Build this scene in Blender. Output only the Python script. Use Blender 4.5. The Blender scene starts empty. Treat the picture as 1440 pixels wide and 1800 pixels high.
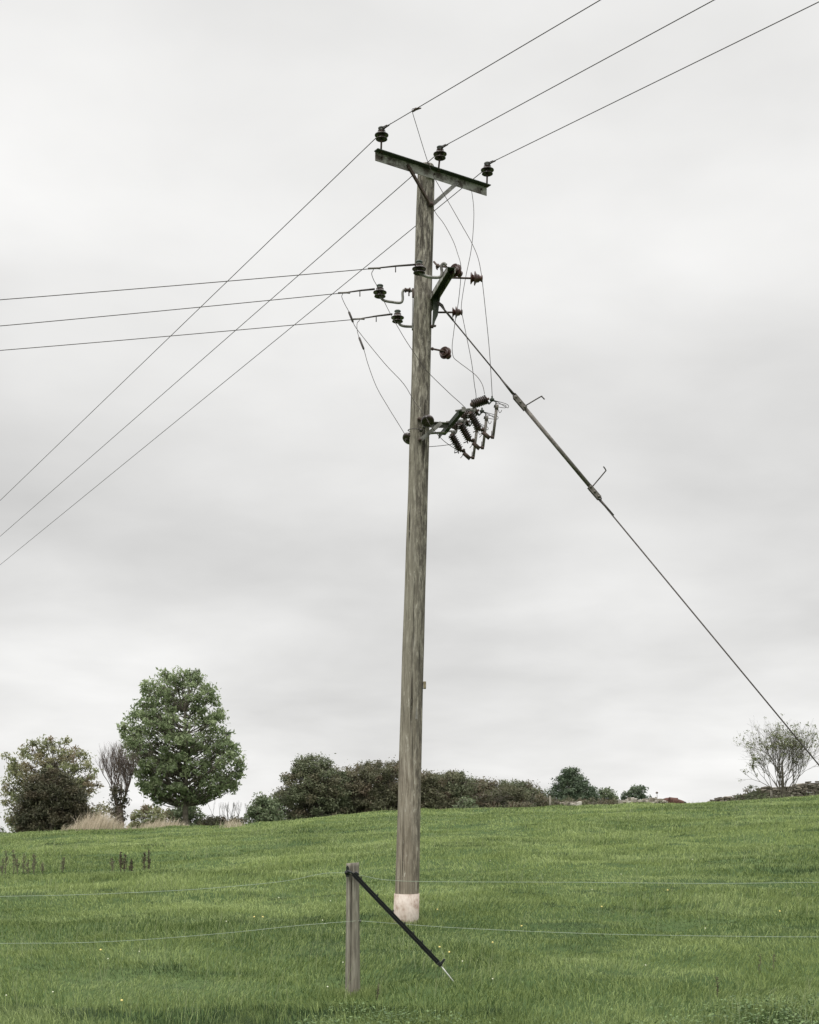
import bpy, math, random
import numpy as np
from mathutils import Vector, Matrix
random.seed(7); R = np.random.RandomState(11)
S = bpy.context.scene
# ------------------------------------------------------------------ camera, sky, sun, exposure
F = 2450.0; EZ = 1.84; HY = 1480.0             # focal length in photo pixels, eye height, horizon row
cam = bpy.data.cameras.new('camera'); co = bpy.data.objects.new('camera', cam); S.collection.objects.link(co)
co.location = (0, 0, EZ); co.rotation_euler = (math.radians(90), 0, 0)
cam.sensor_fit = 'HORIZONTAL'; cam.sensor_width = 36; cam.lens = 36*F/1440
cam.shift_y = (HY-900)/1440; cam.clip_end = 6000; S.camera = co
S.render.resolution_x = 819; S.render.resolution_y = 1024
S.view_settings.view_transform = 'Standard'; S.view_settings.look = 'None'
S.view_settings.gamma = 1; S.view_settings.exposure = 0.0
W = bpy.data.worlds.new("World"); S.world = W; W.use_nodes = True
nt = W.node_tree; N = nt.nodes; L = nt.links; N.clear()
def nd(t, **k):
    n = N.new(t)
    for a, b in k.items(): setattr(n, a, b)
    return n
SUN_EL, SUN_AZ = 52, -150                      # behind the camera, a little to the left
wo = nd('ShaderNodeOutputWorld'); bg = nd('ShaderNodeBackground'); bg.inputs[1].default_value = 0.1
sky = nd('ShaderNodeTexSky', sky_type='NISHITA', sun_disc=False)
sky.sun_elevation = math.radians(SUN_EL); sky.sun_rotation = math.radians(SUN_AZ)
tc = nd('ShaderNodeTexCoord'); sp = nd('ShaderNodeSeparateXYZ'); L.new(tc.outputs['Generated'], sp.inputs[0])
def math_(op, a, b=None, c=None):
    m = nd('ShaderNodeMath', operation=op)
    for i, v in enumerate((a, b, c)):
        if v is None: continue
        if isinstance(v, (int, float)): m.inputs[i].default_value = v
        else: L.new(v, m.inputs[i])
    return m.outputs[0]
zz = math_('MAXIMUM', sp.outputs[2], 0.0)
den = math_('ADD', zz, 0.24)
cx = math_('DIVIDE', sp.outputs[0], den); cy = math_('DIVIDE', sp.outputs[1], den)
cmb = nd('ShaderNodeCombineXYZ'); L.new(cx, cmb.inputs[0]); L.new(cy, cmb.inputs[1])
def noise(scale, det, rough, loc, sc=(1, 1, 1), dist=0.0):
    mp = nd('ShaderNodeMapping'); mp.inputs['Location'].default_value = loc; mp.inputs['Scale'].default_value = sc
    L.new(cmb.outputs[0], mp.inputs[0])
    n = nd('ShaderNodeTexNoise'); n.inputs['Scale'].default_value = scale; n.inputs['Detail'].default_value = det
    n.inputs['Roughness'].default_value = rough; n.inputs['Distortion'].default_value = dist
    L.new(mp.outputs[0], n.inputs['Vector']); return n.outputs['Fac']
n1 = noise(1.5, 4, 0.45, (2.3, 7.1, 0), (1, 0.85, 1), 0.3)
n2 = noise(4.2, 5, 0.5, (5.3, 1.1, 0), (0.8, 0.9, 1), 0.2)
band = nd('ShaderNodeValToRGB'); L.new(zz, band.inputs[0])     # broad layers of the overcast by height above the horizon
cr = band.color_ramp; cr.elements[0].position = 0.0; cr.elements[0].color = (.885,)*3+(1,)
cr.elements[1].position = 1.0; cr.elements[1].color = (3.0,)*3+(1,)
for p, v in ((.05, .865), (.10, .805), (.16, .80), (.225, .74), (.30, .765), (.38, .82), (.50, .84), (.60, 1.0), (.75, 2.2)):
    e = cr.elements.new(p); e.color = (v, v, v, 1)
k1 = math_('MULTIPLY_ADD', math_('SUBTRACT', n1, 0.5), 0.66, 1.0)
k2 = math_('MULTIPLY_ADD', math_('SUBTRACT', n2, 0.5), 0.32, k1)
cl = math_('MULTIPLY', math_('MULTIPLY', band.outputs[0], k2), 10.0)
tint = nd('ShaderNodeMix', data_type='RGBA', blend_type='MULTIPLY'); tint.inputs[0].default_value = 1
L.new(cl, tint.inputs[6]); tint.inputs[7].default_value = (1.0, 0.995, 0.982, 1)
mx = nd('ShaderNodeMix', data_type='RGBA'); mx.inputs[0].default_value = 0.985
L.new(sky.outputs[0], mx.inputs[6]); L.new(tint.outputs[2], mx.inputs[7])
L.new(mx.outputs[2], bg.inputs[0]); L.new(bg.outputs[0], wo.inputs[0])
sd = bpy.data.lights.new('sun', 'SUN'); sd.energy = 1.5; sd.angle = math.radians(25); sd.color = (1, .97, .92)
so = bpy.data.objects.new('sun', sd); S.collection.objects.link(so)
az, el = math.radians(SUN_AZ), math.radians(SUN_EL)
sdir = Vector((math.sin(az)*math.cos(el), math.cos(az)*math.cos(el), math.sin(el)))
so.rotation_euler = sdir.to_track_quat('Z', 'Y').to_euler(); so.location = (0, -5, 30)

# ------------------------------------------------------------------ helpers
def P(px, py, d): return Vector(((px-720)*d/F, d, (HY-py)*d/F+EZ))
def tag(o, label=None, cat=None, group=None, kind=None):
    for k, v in (('label', label), ('category', cat), ('group', group), ('kind', kind)):
        if v: o[k] = v
    return o
def empty(name, loc, label, cat, group=None):
    o = bpy.data.objects.new(name, None); S.collection.objects.link(o); o.location = loc; o.empty_display_size = .2
    return tag(o, label, cat, group)
def worldloc(o):
    v = Vector((0, 0, 0))
    while o: v = v+o.location; o = o.parent
    return v
def link(name, me, mat, parent=None, loc=None):
    o = bpy.data.objects.new(name, me); S.collection.objects.link(o)
    me.materials.append(mat)
    if parent: o.parent = parent
    elif loc is not None: o.location = loc
    return o
class MB:
    def __init__(s): s.v = []; s.f = []; s.sm = []
    def add(s, vs, fs, smooth=True):
        b = len(s.v); s.v += [tuple(v) for v in vs]; s.f += [tuple(b+i for i in f) for f in fs]; s.sm += [smooth]*len(fs)
    def tube(s, pts, r, n=8, cap=True):
        pts = [Vector(p) for p in pts]; m = len(pts)
        rr = [r]*m if isinstance(r, (int, float)) else list(r)
        prev = None; vs = []
        for i, p in enumerate(pts):
            t = (pts[min(i+1, m-1)]-pts[max(i-1, 0)])
            t = t.normalized() if t.length > 1e-9 else Vector((0, 0, 1))
            if prev is None:
                a = t.cross(Vector((0, 0, 1)) if abs(t.z) < .9 else Vector((1, 0, 0))).normalized()
            else: a = (prev-t*prev.dot(t)).normalized()
            prev = a; b = t.cross(a)
            for k in range(n):
                th = 2*math.pi*k/n; vs.append(p+(a*math.cos(th)+b*math.sin(th))*rr[i])
        fs = [(i*n+k, i*n+(k+1) % n, (i+1)*n+(k+1) % n, (i+1)*n+k) for i in range(m-1) for k in range(n)]
        if cap: fs += [tuple(range(n))[::-1], tuple((m-1)*n+k for k in range(n))]
        s.add(vs, fs, n > 4)
    def lathe(s, base, axis, prof, n=24):     # prof: (distance along the axis, radius)
        ax = Vector(axis).normalized(); base = Vector(base)
        a = ax.cross(Vector((0, 0, 1)) if abs(ax.z) < .9 else Vector((1, 0, 0))).normalized(); b = ax.cross(a)
        vs = [base+ax*h+(a*math.cos(2*math.pi*k/n)+b*math.sin(2*math.pi*k/n))*max(r, 1e-4) for h, r in prof for k in range(n)]
        m = len(prof)
        fs = [(i*n+k, i*n+(k+1) % n, (i+1)*n+(k+1) % n, (i+1)*n+k) for i in range(m-1) for k in range(n)]
        fs += [tuple(range(n))[::-1], tuple((m-1)*n+k for k in range(n))]
        s.add(vs, fs)
    def box(s, c, x, y, z, hx, hy, hz):       # centre, three axes, half sizes
        c = Vector(c); x = Vector(x).normalized(); y = Vector(y).normalized(); z = Vector(z).normalized()
        vs = [c+x*hx*i+y*hy*j+z*hz*k for i in (-1, 1) for j in (-1, 1) for k in (-1, 1)]
        s.add(vs, [(0, 1, 3, 2), (4, 6, 7, 5), (0, 4, 5, 1), (2, 3, 7, 6), (0, 2, 6, 4), (1, 5, 7, 3)], False)
    def bar(s, a, b, w, h, up=(0, 0, 1)):
        a = Vector(a); b = Vector(b); x = (b-a).normalized(); y = Vector(up).cross(x).normalized(); z = x.cross(y)
        s.box((a+b)/2, x, y, z, (b-a).length/2, w/2, h/2)
    def build(s, name, mat, parent=None, loc=None, bevel=0):
        o0 = worldloc(parent) if parent else Vector(loc if loc is not None else (0, 0, 0))
        me = bpy.data.meshes.new(name)
        me.from_pydata([(v[0]-o0.x, v[1]-o0.y, v[2]-o0.z) for v in s.v], [], s.f)
        me.polygons.foreach_set('use_smooth', s.sm); me.update()
        o = link(name, me, mat, parent, loc)
        if bevel:
            m = o.modifiers.new('b', 'BEVEL'); m.width = bevel; m.segments = 2; m.limit_method = 'ANGLE'
        return o
def smooth(pts, k=6):                          # Catmull-Rom through points
    pts = [Vector(p) for p in pts]; out = []
    for i in range(len(pts)-1):
        p0 = pts[max(i-1, 0)]; p1 = pts[i]; p2 = pts[i+1]; p3 = pts[min(i+2, len(pts)-1)]
        for j in range(k):
            t = j/k
            out.append(.5*((2*p1)+(p2-p0)*t+(2*p0-5*p1+4*p2-p3)*t*t+(3*p1-p0-3*p2+p3)*t**3))
    out.append(pts[-1]); return out
def npmesh(name, V, Fc, nper, mat, parent=None, loc=(0, 0, 0), v=None, smooth_=False, attr=None):
    """V (n,3), Fc flat vertex indices, nper loop totals per face"""
    me = bpy.data.meshes.new(name); me.vertices.add(len(V)); me.vertices.foreach_set('co', V.astype(np.float32).ravel())
    me.loops.add(len(Fc)); me.loops.foreach_set('vertex_index', Fc.astype(np.int32))
    me.polygons.add(len(nper)); st = np.concatenate([[0], np.cumsum(nper)[:-1]]).astype(np.int32)
    me.polygons.foreach_set('loop_start', st); me.polygons.foreach_set('loop_total', nper.astype(np.int32))
    me.polygons.foreach_set('use_smooth', np.full(len(nper), smooth_))
    if v is not None:
        a = me.attributes.new('v', 'FLOAT', 'POINT'); a.data.foreach_set('value', v.astype(np.float32))
    if attr is not None:
        a = me.attributes.new('p', 'FLOAT', 'POINT'); a.data.foreach_set('value', attr.astype(np.float32))
    me.update(); me.validate()
    return link(name, me, mat, parent, None if parent else loc)

# ------------------------------------------------------------------ materials
def material(name):
    m = bpy.data.materials.new(name); m.use_nodes = True; t = m.node_tree
    return m, t, t.nodes['Principled BSDF']
def mnode(t, ty, **k):
    n = t.nodes.new(ty)
    for a, b in k.items(): setattr(n, a, b)
    return n
def ramp(t, src, stops):
    r = mnode(t, 'ShaderNodeValToRGB'); t.links.new(src, r.inputs[0]); e = r.color_ramp.elements
    e[0].position, e[0].color = stops[0][0], tuple(stops[0][1])+(1,)
    e[1].position, e[1].color = stops[-1][0], tuple(stops[-1][1])+(1,)
    for p, c in stops[1:-1]:
        q = e.new(p); q.color = tuple(c)+(1,)
    return r.outputs[0]
def tnoise(t, scale, mapscale=(1, 1, 1), detail=4, rough=.55, dist=0, coord='Object'):
    c = mnode(t, 'ShaderNodeTexCoord'); mp = mnode(t, 'ShaderNodeMapping'); mp.inputs['Scale'].default_value = mapscale
    t.links.new(c.outputs[coord], mp.inputs[0]); n = mnode(t, 'ShaderNodeTexNoise')
    n.inputs['Scale'].default_value = scale; n.inputs['Detail'].default_value = detail; n.inputs['Roughness'].default_value = rough
    n.inputs['Distortion'].default_value = dist
    t.links.new(mp.outputs[0], n.inputs['Vector']); return n.outputs['Fac']
def mixc(t, f, a, b, blend='MIX'):
    m = mnode(t, 'ShaderNodeMix', data_type='RGBA', blend_type=blend)
    for i, v in ((0, f), (6, a), (7, b)):
        if isinstance(v, (int, float)): m.inputs[i].default_value = v
        elif isinstance(v, tuple): m.inputs[i].default_value = v+(1,)
        else: t.links.new(v, m.inputs[i])
    return m.outputs[2]
def bump(t, b, src, st, dist=.01):
    n = mnode(t, 'ShaderNodeBump'); n.inputs['Strength'].default_value = st; n.inputs['Distance'].default_value = dist
    t.links.new(src, n.inputs['Height']); t.links.new(n.outputs[0], b.inputs['Normal'])
def simple(name, c1, c2, rough=.6, metal=0.0, scale=30, bmp=.2, detail=5, lo=.35, hi=.65):
    m, t, b = material(name); n = tnoise(t, scale, detail=detail)
    t.links.new(ramp(t, n, [(lo, c1), (hi, c2)]), b.inputs['Base Color'])
    b.inputs['Roughness'].default_value = rough; b.inputs['Metallic'].default_value = metal
    if bmp: bump(t, b, n, bmp, .004)
    return m
def foliage(name, dark, light, trans=.3, patch=None, rough=.55):
    m, t, b = material(name); a = mnode(t, 'ShaderNodeAttribute', attribute_name='v')
    col = ramp(t, a.outputs['Fac'], [(0, dark), (1, light)])
    if patch:
        q = mnode(t, 'ShaderNodeAttribute', attribute_name='p')
        col = mixc(t, ramp(t, q.outputs['Fac'], [(.50, (0, 0, 0)), (1, (1, 1, 1))]), col, patch)
    t.links.new(col, b.inputs['Base Color']); b.inputs['Roughness'].default_value = rough
    b.inputs['Specular IOR Level'].default_value = .25
    tr = mnode(t, 'ShaderNodeBsdfTranslucent'); t.links.new(col, tr.inputs[0])
    ms = mnode(t, 'ShaderNodeMixShader'); ms.inputs[0].default_value = trans
    t.links.new(b.outputs[0], ms.inputs[1]); t.links.new(tr.outputs[0], ms.inputs[2])
    t.links.new(ms.outputs[0], t.nodes['Material Output'].inputs[0]); return m

def pole_wood(name, weather=True):
    m, t, b = material(name)
    fine = tnoise(t, 30, (1, 1, .085), 9, .72, .35)
    mid = tnoise(t, 9, (1, 1, .16), 6, .65, .8)
    big = tnoise(t, 1.7, (1.2, 1.2, .5), 4, .55)
    crk = tnoise(t, 21, (1, 1, .022), 3, .5, .25)
    blot = tnoise(t, 30, (1, 1, .22), 6, .75)
    c = ramp(t, fine, [(.32, (.042, .036, .030)), (.44, (.185, .165, .136)), (.55, (.36, .332, .282)), (.67, (.62, .59, .52))])
    c = mixc(t, ramp(t, mid, [(.35, (0, 0, 0)), (.65, (.55, .55, .55))]), c, (.19, .175, .135))
    if weather:
        cd = mnode(t, 'ShaderNodeTexCoord'); sx = mnode(t, 'ShaderNodeSeparateXYZ'); t.links.new(cd.outputs['Object'], sx.inputs[0])
        lo = mnode(t, 'ShaderNodeMapRange'); t.links.new(sx.outputs[2], lo.inputs[0])
        lo.inputs[1].default_value = 3.2; lo.inputs[2].default_value = .4; lo.inputs[3].default_value = 0; lo.inputs[4].default_value = .75
        c = mixc(t, lo.outputs[0], c, ramp(t, fine, [(.32, (.15, .115, .085)), (.5, (.26, .215, .165)), (.7, (.40, .345, .28))]))
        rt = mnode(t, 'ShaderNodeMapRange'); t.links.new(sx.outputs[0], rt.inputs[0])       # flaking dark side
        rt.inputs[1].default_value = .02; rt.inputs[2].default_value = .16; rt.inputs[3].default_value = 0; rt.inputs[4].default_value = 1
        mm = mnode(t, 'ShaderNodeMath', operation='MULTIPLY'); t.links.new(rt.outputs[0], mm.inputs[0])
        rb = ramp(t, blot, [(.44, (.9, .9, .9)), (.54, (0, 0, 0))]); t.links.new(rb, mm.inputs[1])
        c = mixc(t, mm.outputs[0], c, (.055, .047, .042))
    g = ramp(t, big, [(.38, (0, 0, 0)), (.62, (.5, .5, .5))]); c = mixc(t, g, c, (.205, .188, .148))
    wk = tnoise(t, 13, (1, 1, .05), 5, .7, .8); c = mixc(t, ramp(t, wk, [(.33, (.75, .75, .75)), (.41, (0, 0, 0))]), c, (.06, .052, .042))
    k = ramp(t, crk, [(.36, (.9, .9, .9)), (.40, (0, 0, 0))]); c = mixc(t, k, c, (.025, .021, .016))
    sp_ = ramp(t, blot, [(.60, (0, 0, 0)), (.66, (.8, .8, .8))]); c = mixc(t, sp_, c, (.50, .475, .41))
    t.links.new(c, b.inputs['Base Color']); b.inputs['Roughness'].default_value = .85
    b.inputs['Specular IOR Level'].default_value = .2
    bump(t, b, mixc(t, .5, fine, crk), .8, .012); return m
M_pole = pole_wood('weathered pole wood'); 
def post_wood():
    m, t, b = material('weathered post wood')
    fine = tnoise(t, 45, (1, 1, .07), 9, .7, .4); mid = tnoise(t, 14, (1, 1, .12), 5, .6, .6)
    c = ramp(t, fine, [(.32, (.075, .068, .055)), (.5, (.215, .20, .162)), (.70, (.39, .37, .31))])
    c = mixc(t, ramp(t, mid, [(.4, (0, 0, 0)), (.68, (.6, .6, .6))]), c, (.12, .098, .07))
    t.links.new(c, b.inputs['Base Color']); b.inputs['Roughness'].default_value = .85; bump(t, b, fine, .6, .006); return m
M_post = post_wood()
def base_mat():
    m, t, b = material('painted pole foot')
    n = tnoise(t, 9, (1, 1, .8), 6, .6); n2_ = tnoise(t, 60, (1, 1, .4), 4, .6)
    c = ramp(t, n, [(.34, (.27, .19, .145)), (.47, (.50, .42, .36)), (.64, (.60, .53, .47))])
    c = mixc(t, ramp(t, n2_, [(.32, (.45, .45, .45)), (.5, (0, 0, 0))]), c, (.30, .22, .17))
    t.links.new(c, b.inputs['Base Color']); b.inputs['Roughness'].default_value = .8; bump(t, b, n2_, .3, .004); return m
M_base = base_mat()
M_steel = simple('weathered galvanised steel', (.10, .095, .085), (.27, .265, .245), .6, .35, 14, .2)
M_moss = simple('mossy dark steel', (.022, .034, .022), (.05, .055, .045), .8, 0, 25, .3)
M_web = simple('rain stained steel web', (.075, .06, .05), (.33, .325, .30), .65, .1, 11, .2, 4, .38, .56)
M_wire = simple('dull conductor metal', (.045, .038, .034), (.085, .075, .07), .6, .5, 60, 0)
M_stay = simple('stay strand metal', (.05, .044, .04), (.10, .09, .082), .6, .5, 60, 0)
M_stayins = simple('grey weathered rod', (.09, .08, .07), (.17, .155, .135), .6, .2, 30, .1)
M_porc = simple('dark brown glazed porcelain', (.020, .013, .011), (.050, .034, .029), .14, 0, 12, 0)
M_red = simple('red brown glazed porcelain', (.045, .020, .016), (.085, .042, .034), .25, 0, 12, 0)
M_cap = simple('grey green insulator cap', (.05, .062, .055), (.16, .17, .155), .6, 0, 30, .1)
M_rust = simple('rusty brown steel', (.045, .028, .022), (.10, .07, .058), .75, .2, 30, .2)
M_black = simple('black plastic', (.008, .010, .010), (.016, .018, .018), .42, 0, 20, 0)
M_bright = simple('bright spike steel', (.5, .5, .48), (.68, .68, .66), .35, .4, 20, 0)
M_poly = simple('pale green fence wire', (.27, .33, .25), (.38, .44, .34), .6, 0, 30, 0)
M_tag = simple('aged notice plate', (.19, .175, .155), (.28, .265, .24), .7, 0, 30, .1)
M_wood2 = simple('yellowed wood block', (.17, .14, .085), (.30, .26, .17), .8, 0, 20, .2)

def ground_mat():
    m, t, b = material('pasture soil and turf')
    n = tnoise(t, .55, detail=6, rough=.6); f = tnoise(t, 9, detail=6, rough=.7)
    c = ramp(t, n, [(.35, (.050, .085, .028)), (.65, (.095, .140, .050))])
    c = mixc(t, ramp(t, f, [(.35, (.6, .6, .6)), (.6, (0, 0, 0))]), c, (.035, .055, .020))
    t.links.new(c, b.inputs['Base Color']); b.inputs['Roughness'].default_value = .95; b.inputs['Specular IOR Level'].default_value = .1
    bump(t, b, f, .8, .05); return m
M_ground = ground_mat()

# ------------------------------------------------------------------ terrain
SK = np.array([[-500, 1474], [0, 1466], [150, 1461], [260, 1459], [400, 1452], [440, 1449], [560, 1438], [700, 1430], [850, 1424], [1000, 1420],
               [1150, 1416], [1240, 1413], [1340, 1408], [1440, 1403], [1900, 1390]], float)
def hashn(ix, iy, s):
    h = (ix.astype(np.int64)*374761393+iy.astype(np.int64)*668265263+s*974634777) & 0xffffffff
    h = ((h ^ (h >> 13))*1274126177) & 0xffffffff; h = h ^ (h >> 16)
    return (h & 0xffff)/65535.0
def vn(x, y, s=0):
    ix = np.floor(x); iy = np.floor(y); fx = x-ix; fy = y-iy; fx = fx*fx*(3-2*fx); fy = fy*fy*(3-2*fy)
    a = hashn(ix, iy, s); b = hashn(ix+1, iy, s); c = hashn(ix, iy+1, s); d = hashn(ix+1, iy+1, s)
    return (a*(1-fx)+b*fx)*(1-fy)+(c*(1-fx)+d*fx)*fy
CD = 50.0
def G(x, y, rough=True):
    x = np.asarray(x, float); y = np.asarray(y, float); d = np.maximum(y, 1.0)
    px = np.clip(720+F*x/np.maximum(d, 9), -500, 1900); E = (HY-np.interp(px, SK[:, 0], SK[:, 1]))/F
    dn = np.minimum(d, CD)
    # near slope runs up to the crest, then the field rolls over to a gentler slope
    zc = E*CD*1.02; z0 = -1.84+.057*12
    s = (zc-z0)/(CD-12)
    k = np.clip((dn-12)/10, 0, 1)
    near = -1.84+.057*dn; far = z0+s*(dn-12)
    z = near*(1-k)+far*k
    sa = E-.013
    z = z+np.clip(d-CD, 0, 110)*sa+np.clip(d-CD-110, 0, 3000)*(-.03)
    z = np.where(y < 1, -1.783, z)
    if rough:
        fade = np.clip(1-(d-70)/60, 0, 1)
        bz = (vn(x/4.5, y/4.5, 1)-.5)*.17+(vn(x/1.4+3, y/1.7, 2)-.5)*.12+(vn(x/.5, y/.6, 3)-.5)*.07
        z = z+bz*fade*np.clip((d-6)/4, .2, 1)
    z = z-.055*np.exp(-(((x+.47)/.35)**2+((y-11.35)/.5)**2))-.028*np.exp(-(((x+.04)/.45)**2+((y-16.2)/.6)**2))
    return z+EZ
def g1(x, y): return float(G(np.array([x]), np.array([y]))[0])
ys = np.concatenate([-np.geomspace(400, 1, 20), np.arange(0, 8, .5), np.arange(8, 30, .14), np.arange(30, 75, .3), np.arange(75, 165, 1.5), np.geomspace(165, 3000, 40)])
xs = np.concatenate([-np.geomspace(2500, 26, 34), np.arange(-25, -9, .4), np.arange(-9, 9, .16), np.arange(9, 25.5, .4), np.geomspace(26, 2500, 34)])
X, Y = np.meshgrid(xs, ys); Z = G(X, Y); nx, ny = len(xs), len(ys)
ii = (np.arange(ny-1)[:, None]*nx+np.arange(nx-1)[None]).ravel()
npmesh('ground', np.stack([X.ravel(), Y.ravel(), Z.ravel()], 1), np.stack([ii, ii+1, ii+nx+1, ii+nx], 1).ravel(), np.full(len(ii), 4), M_ground, smooth_=True)
tag(bpy.data.objects['ground'], 'rolling green pasture rising to a crest', kind='structure')

# ------------------------------------------------------------------ grass
def blades(name, n, ds, lats, h, w, lean_to, col, mat, label, cat, hvar=.5, bend=.5, loc=(0, 0, 0), base=None, keep=None):
    x = lats; y = ds; z = G(x, y)-.01
    a = R.rand(n)*2*np.pi; face = R.rand(n)*np.pi
    hh = h*(1-hvar/2+hvar*R.rand(n))
    lx = np.cos(a)*hh*bend*R.rand(n)+lean_to[0]*hh; ly = np.sin(a)*hh*bend*R.rand(n)+lean_to[1]*hh
    wx = np.cos(face)*w/2; wy = np.sin(face)*w/2*.5
    B = np.stack([x, y, z], 1); Wd = np.stack([wx, wy, np.zeros(n)], 1)
    Mi = B+np.stack([lx*.35, ly*.35, hh*.6], 1); T = B+np.stack([lx, ly, hh*.97-.25*np.hypot(lx, ly)], 1)
    V = np.stack([B-Wd, B+Wd, Mi+Wd*.75, Mi-Wd*.75, T], 1).reshape(-1, 3)
    o = (np.arange(n)*5)[:, None]
    Fc = np.concatenate([o+0, o+1, o+2, o+3, o+3, o+2, o+4], 1).ravel(); nper = np.tile([4, 3], n)
    v = np.repeat(col[0], 5); p = np.repeat(col[1], 5)
    ob = npmesh(name, V, Fc, nper, mat, v=v, attr=p)
    return tag(ob, label, cat, kind='stuff')
M_grass = foliage('pasture grass', (.066, .108, .032), (.410, .490, .190), .35, (.036, .062, .025))
fx_ = -100*11.4/F; PD_ = 16.33
PATCH = []
for px_, py_, rx, ry, a in ((1075, 1500, .75, .22, 1), (1030, 1505, .5, .2, .7), (1390, 1530, 1.0, .3, .9), (1320, 1500, .8, .3, .6), (1035, 1624, .28, .12, .8), (285, 1693, .35, .25, 1), (420, 1706, .5, .3, .9), (40, 1540, 1.2, .3, .6), (180, 1543, .7, .35, 1), (640, 1607, .3, .2, .8),
        (240, 1488, 1.0, .4, .7), (85, 1482, .5, .4, .8), (20, 1612, .5, .4, .8), (300, 1612, .6, .3, .6), (60, 1655, .5, .25, .7), (880, 1690, .6, .25, .6), (1100, 1685, .8, .3, .7), (1240, 1680, .4, .3, .6), (450, 1575, .5, .3, .6), (900, 1560, .8, .3, .6), (1150, 1590, .9, .3, .5), (820, 1480, 1.2, .5, .5), (70, 1765, .6, .2, .8), (300, 1770, .7, .2, .8), (470, 1765, .4, .2, .7), (620, 1770, .6, .2, .8), (820, 1780, .6, .2, .7), (1250, 1450, 1.5, .7, .6), (560, 1460, 1.5, .6, .6), (1400, 1435, 1.5, .8, .5)):
    for d_ in np.arange(9, 52, .1):
        if g1((px_-720)*d_/F, d_)+.05 >= (HY-py_)*d_/F+EZ: break
    PATCH.append(((px_-720)*d_/F, d_, rx, ry*(1+(d_-10)*.06), a))
def grass_field():
    n = 520000; d0, d1 = 8.6, 60
    # density falls with distance, so the turf stays equally covered in view
    u = R.rand(n); d = (d0**.45+u*(d1**.45-d0**.45))**(1/.45)
    x = (R.rand(n)*2-1)*d*.36
    lush = vn(x/2.1, d/2.6, 21)*.6+vn(x/.6, d/.8, 22)*.4
    dark = vn(x/1.6+5, d/1.1, 23)*.5+vn(x/.45, d/.35, 24)*.3+vn(x/7, d/4, 27)*.2
    h = (.038+.085*lush**1.6)*(d/12)**.1; w = .0048*(d/10)**.95
    lx = (vn(x/.7, d/.7, 25)-.45)*1.5+R.normal(0, .45, n); ly = (vn(x/.8, d/.8, 26)-.5)*1.2+R.normal(0, .3, n)
    big = vn(x/3.1, d/2.2, 28)
    v = np.clip(R.rand(n)**1.6*.85+.5*(big-.35)+.1*(vn(x/.25, d/.3, 33)-.5)+.10*np.clip((d-15)/25, 0, 1), 0, 1)
    hol = vn(x/.9+9, d/.7, 29)*.65+vn(x/.3, d/.25, 30)*.35
    pp = np.clip(np.clip((dark-.50)*2.2, 0, .55)+np.clip((hol-.63)*8, 0, 1), 0, 1)*(.55+.45*R.rand(n))  # random dark patches, plus tussock shade put into blade colour in the hollows
    h_cut = 1-.45*np.clip((hol-.66)*8, 0, 1)
    for a_, b_, c_, e_, f_ in PATCH: pp = np.clip(pp+f_*.85*np.exp(-((x-a_)/c_)**2-((d-b_)/e_)**2)*(.3+1.1*vn(x/.12, d/.15, 61))*(R.rand(n) < .8), 0, 1)
    near_ = np.clip((10.25-d)/.5, 0, 1); pp = np.clip(pp+.35*near_*vn(x/.4, d/.2, 35), 0, 1); h = h*h_cut*(1+.5*near_)
    at_post = np.exp(-((x-fx_)**2+(d-11.4)**2)/.05)+np.exp(-((x+.04)**2+(d-PD_)**2)/.09); h = h*(1-.55*np.clip(at_post, 0, 1))
    # a few straw blades
    straw = R.rand(n) < .012; v = np.where(straw, 1, v); pp = np.where(straw, 0, pp)
    blades('grass', n, d, x, h, w, (lx, ly), (v, pp), M_grass, 'short green pasture grass covering the slope', 'grass')
grass_field()
# long stalks scattered through the sward
M_straw = foliage('dry straw grass', (.30, .245, .17), (.74, .64, .51), .3)
def long_stems():
    n = 8000; d = 9+R.rand(n)**1.3*45; x = (R.rand(n)*2-1)*d*.34
    k = vn(x/1.5, d/1.5, 31) > .47; d = d[k]; x = x[k]; n = len(x)
    h = .16+.16*R.rand(n); w = .0032*(d/10)**.8
    blades('grass_stem', n, d, x, h, w, ((R.rand(n)-.2)*.6, (R.rand(n)-.5)*.5), (R.rand(n)*.45, np.zeros(n)), M_stem, 'thin pale seed stems rising above the pasture grass', 'grass stems', bend=.6)
M_stem = foliage('pale green stems', (.20, .26, .11), (.50, .50, .32), .3)
long_stems()
def dry_grass(px0, px1, d0, d1, n, hh, lean, label):
    d = d0+R.rand(n)*(d1-d0); px = px0+(px1-px0)*np.clip(R.normal(.5, .25, n), 0, 1); x = (px-720)*d/F
    e_ = np.clip(1-((px-(px0+px1)/2)/((px1-px0)*.55))**2, .12, 1); h = hh*(.35+.85*R.rand(n))*(.35+.65*e_)*(.55+.75*vn(x/.5, d/.6, 51)); w = np.full(n, .013)
    blades('dry_grass', n, d, x, h, w, (lean*(.1+1.3*R.rand(n)), (R.rand(n)-.5)*.5), (R.rand(n), np.zeros(n)), M_straw, label, 'dry grass', bend=.7)
dry_grass(108, 222, 50, 54, 2400, .75, .75, 'tall pale dry grass leaning right between the dark bush and the bare tree')
dry_grass(232, 330, 50, 54, 1300, .42, .6, 'shorter straw coloured grass below the tall green tree')
dry_grass(385, 430, 47, 51, 260, .45, .5, 'thin tuft of brown dry grass right of the tall tree')
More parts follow.
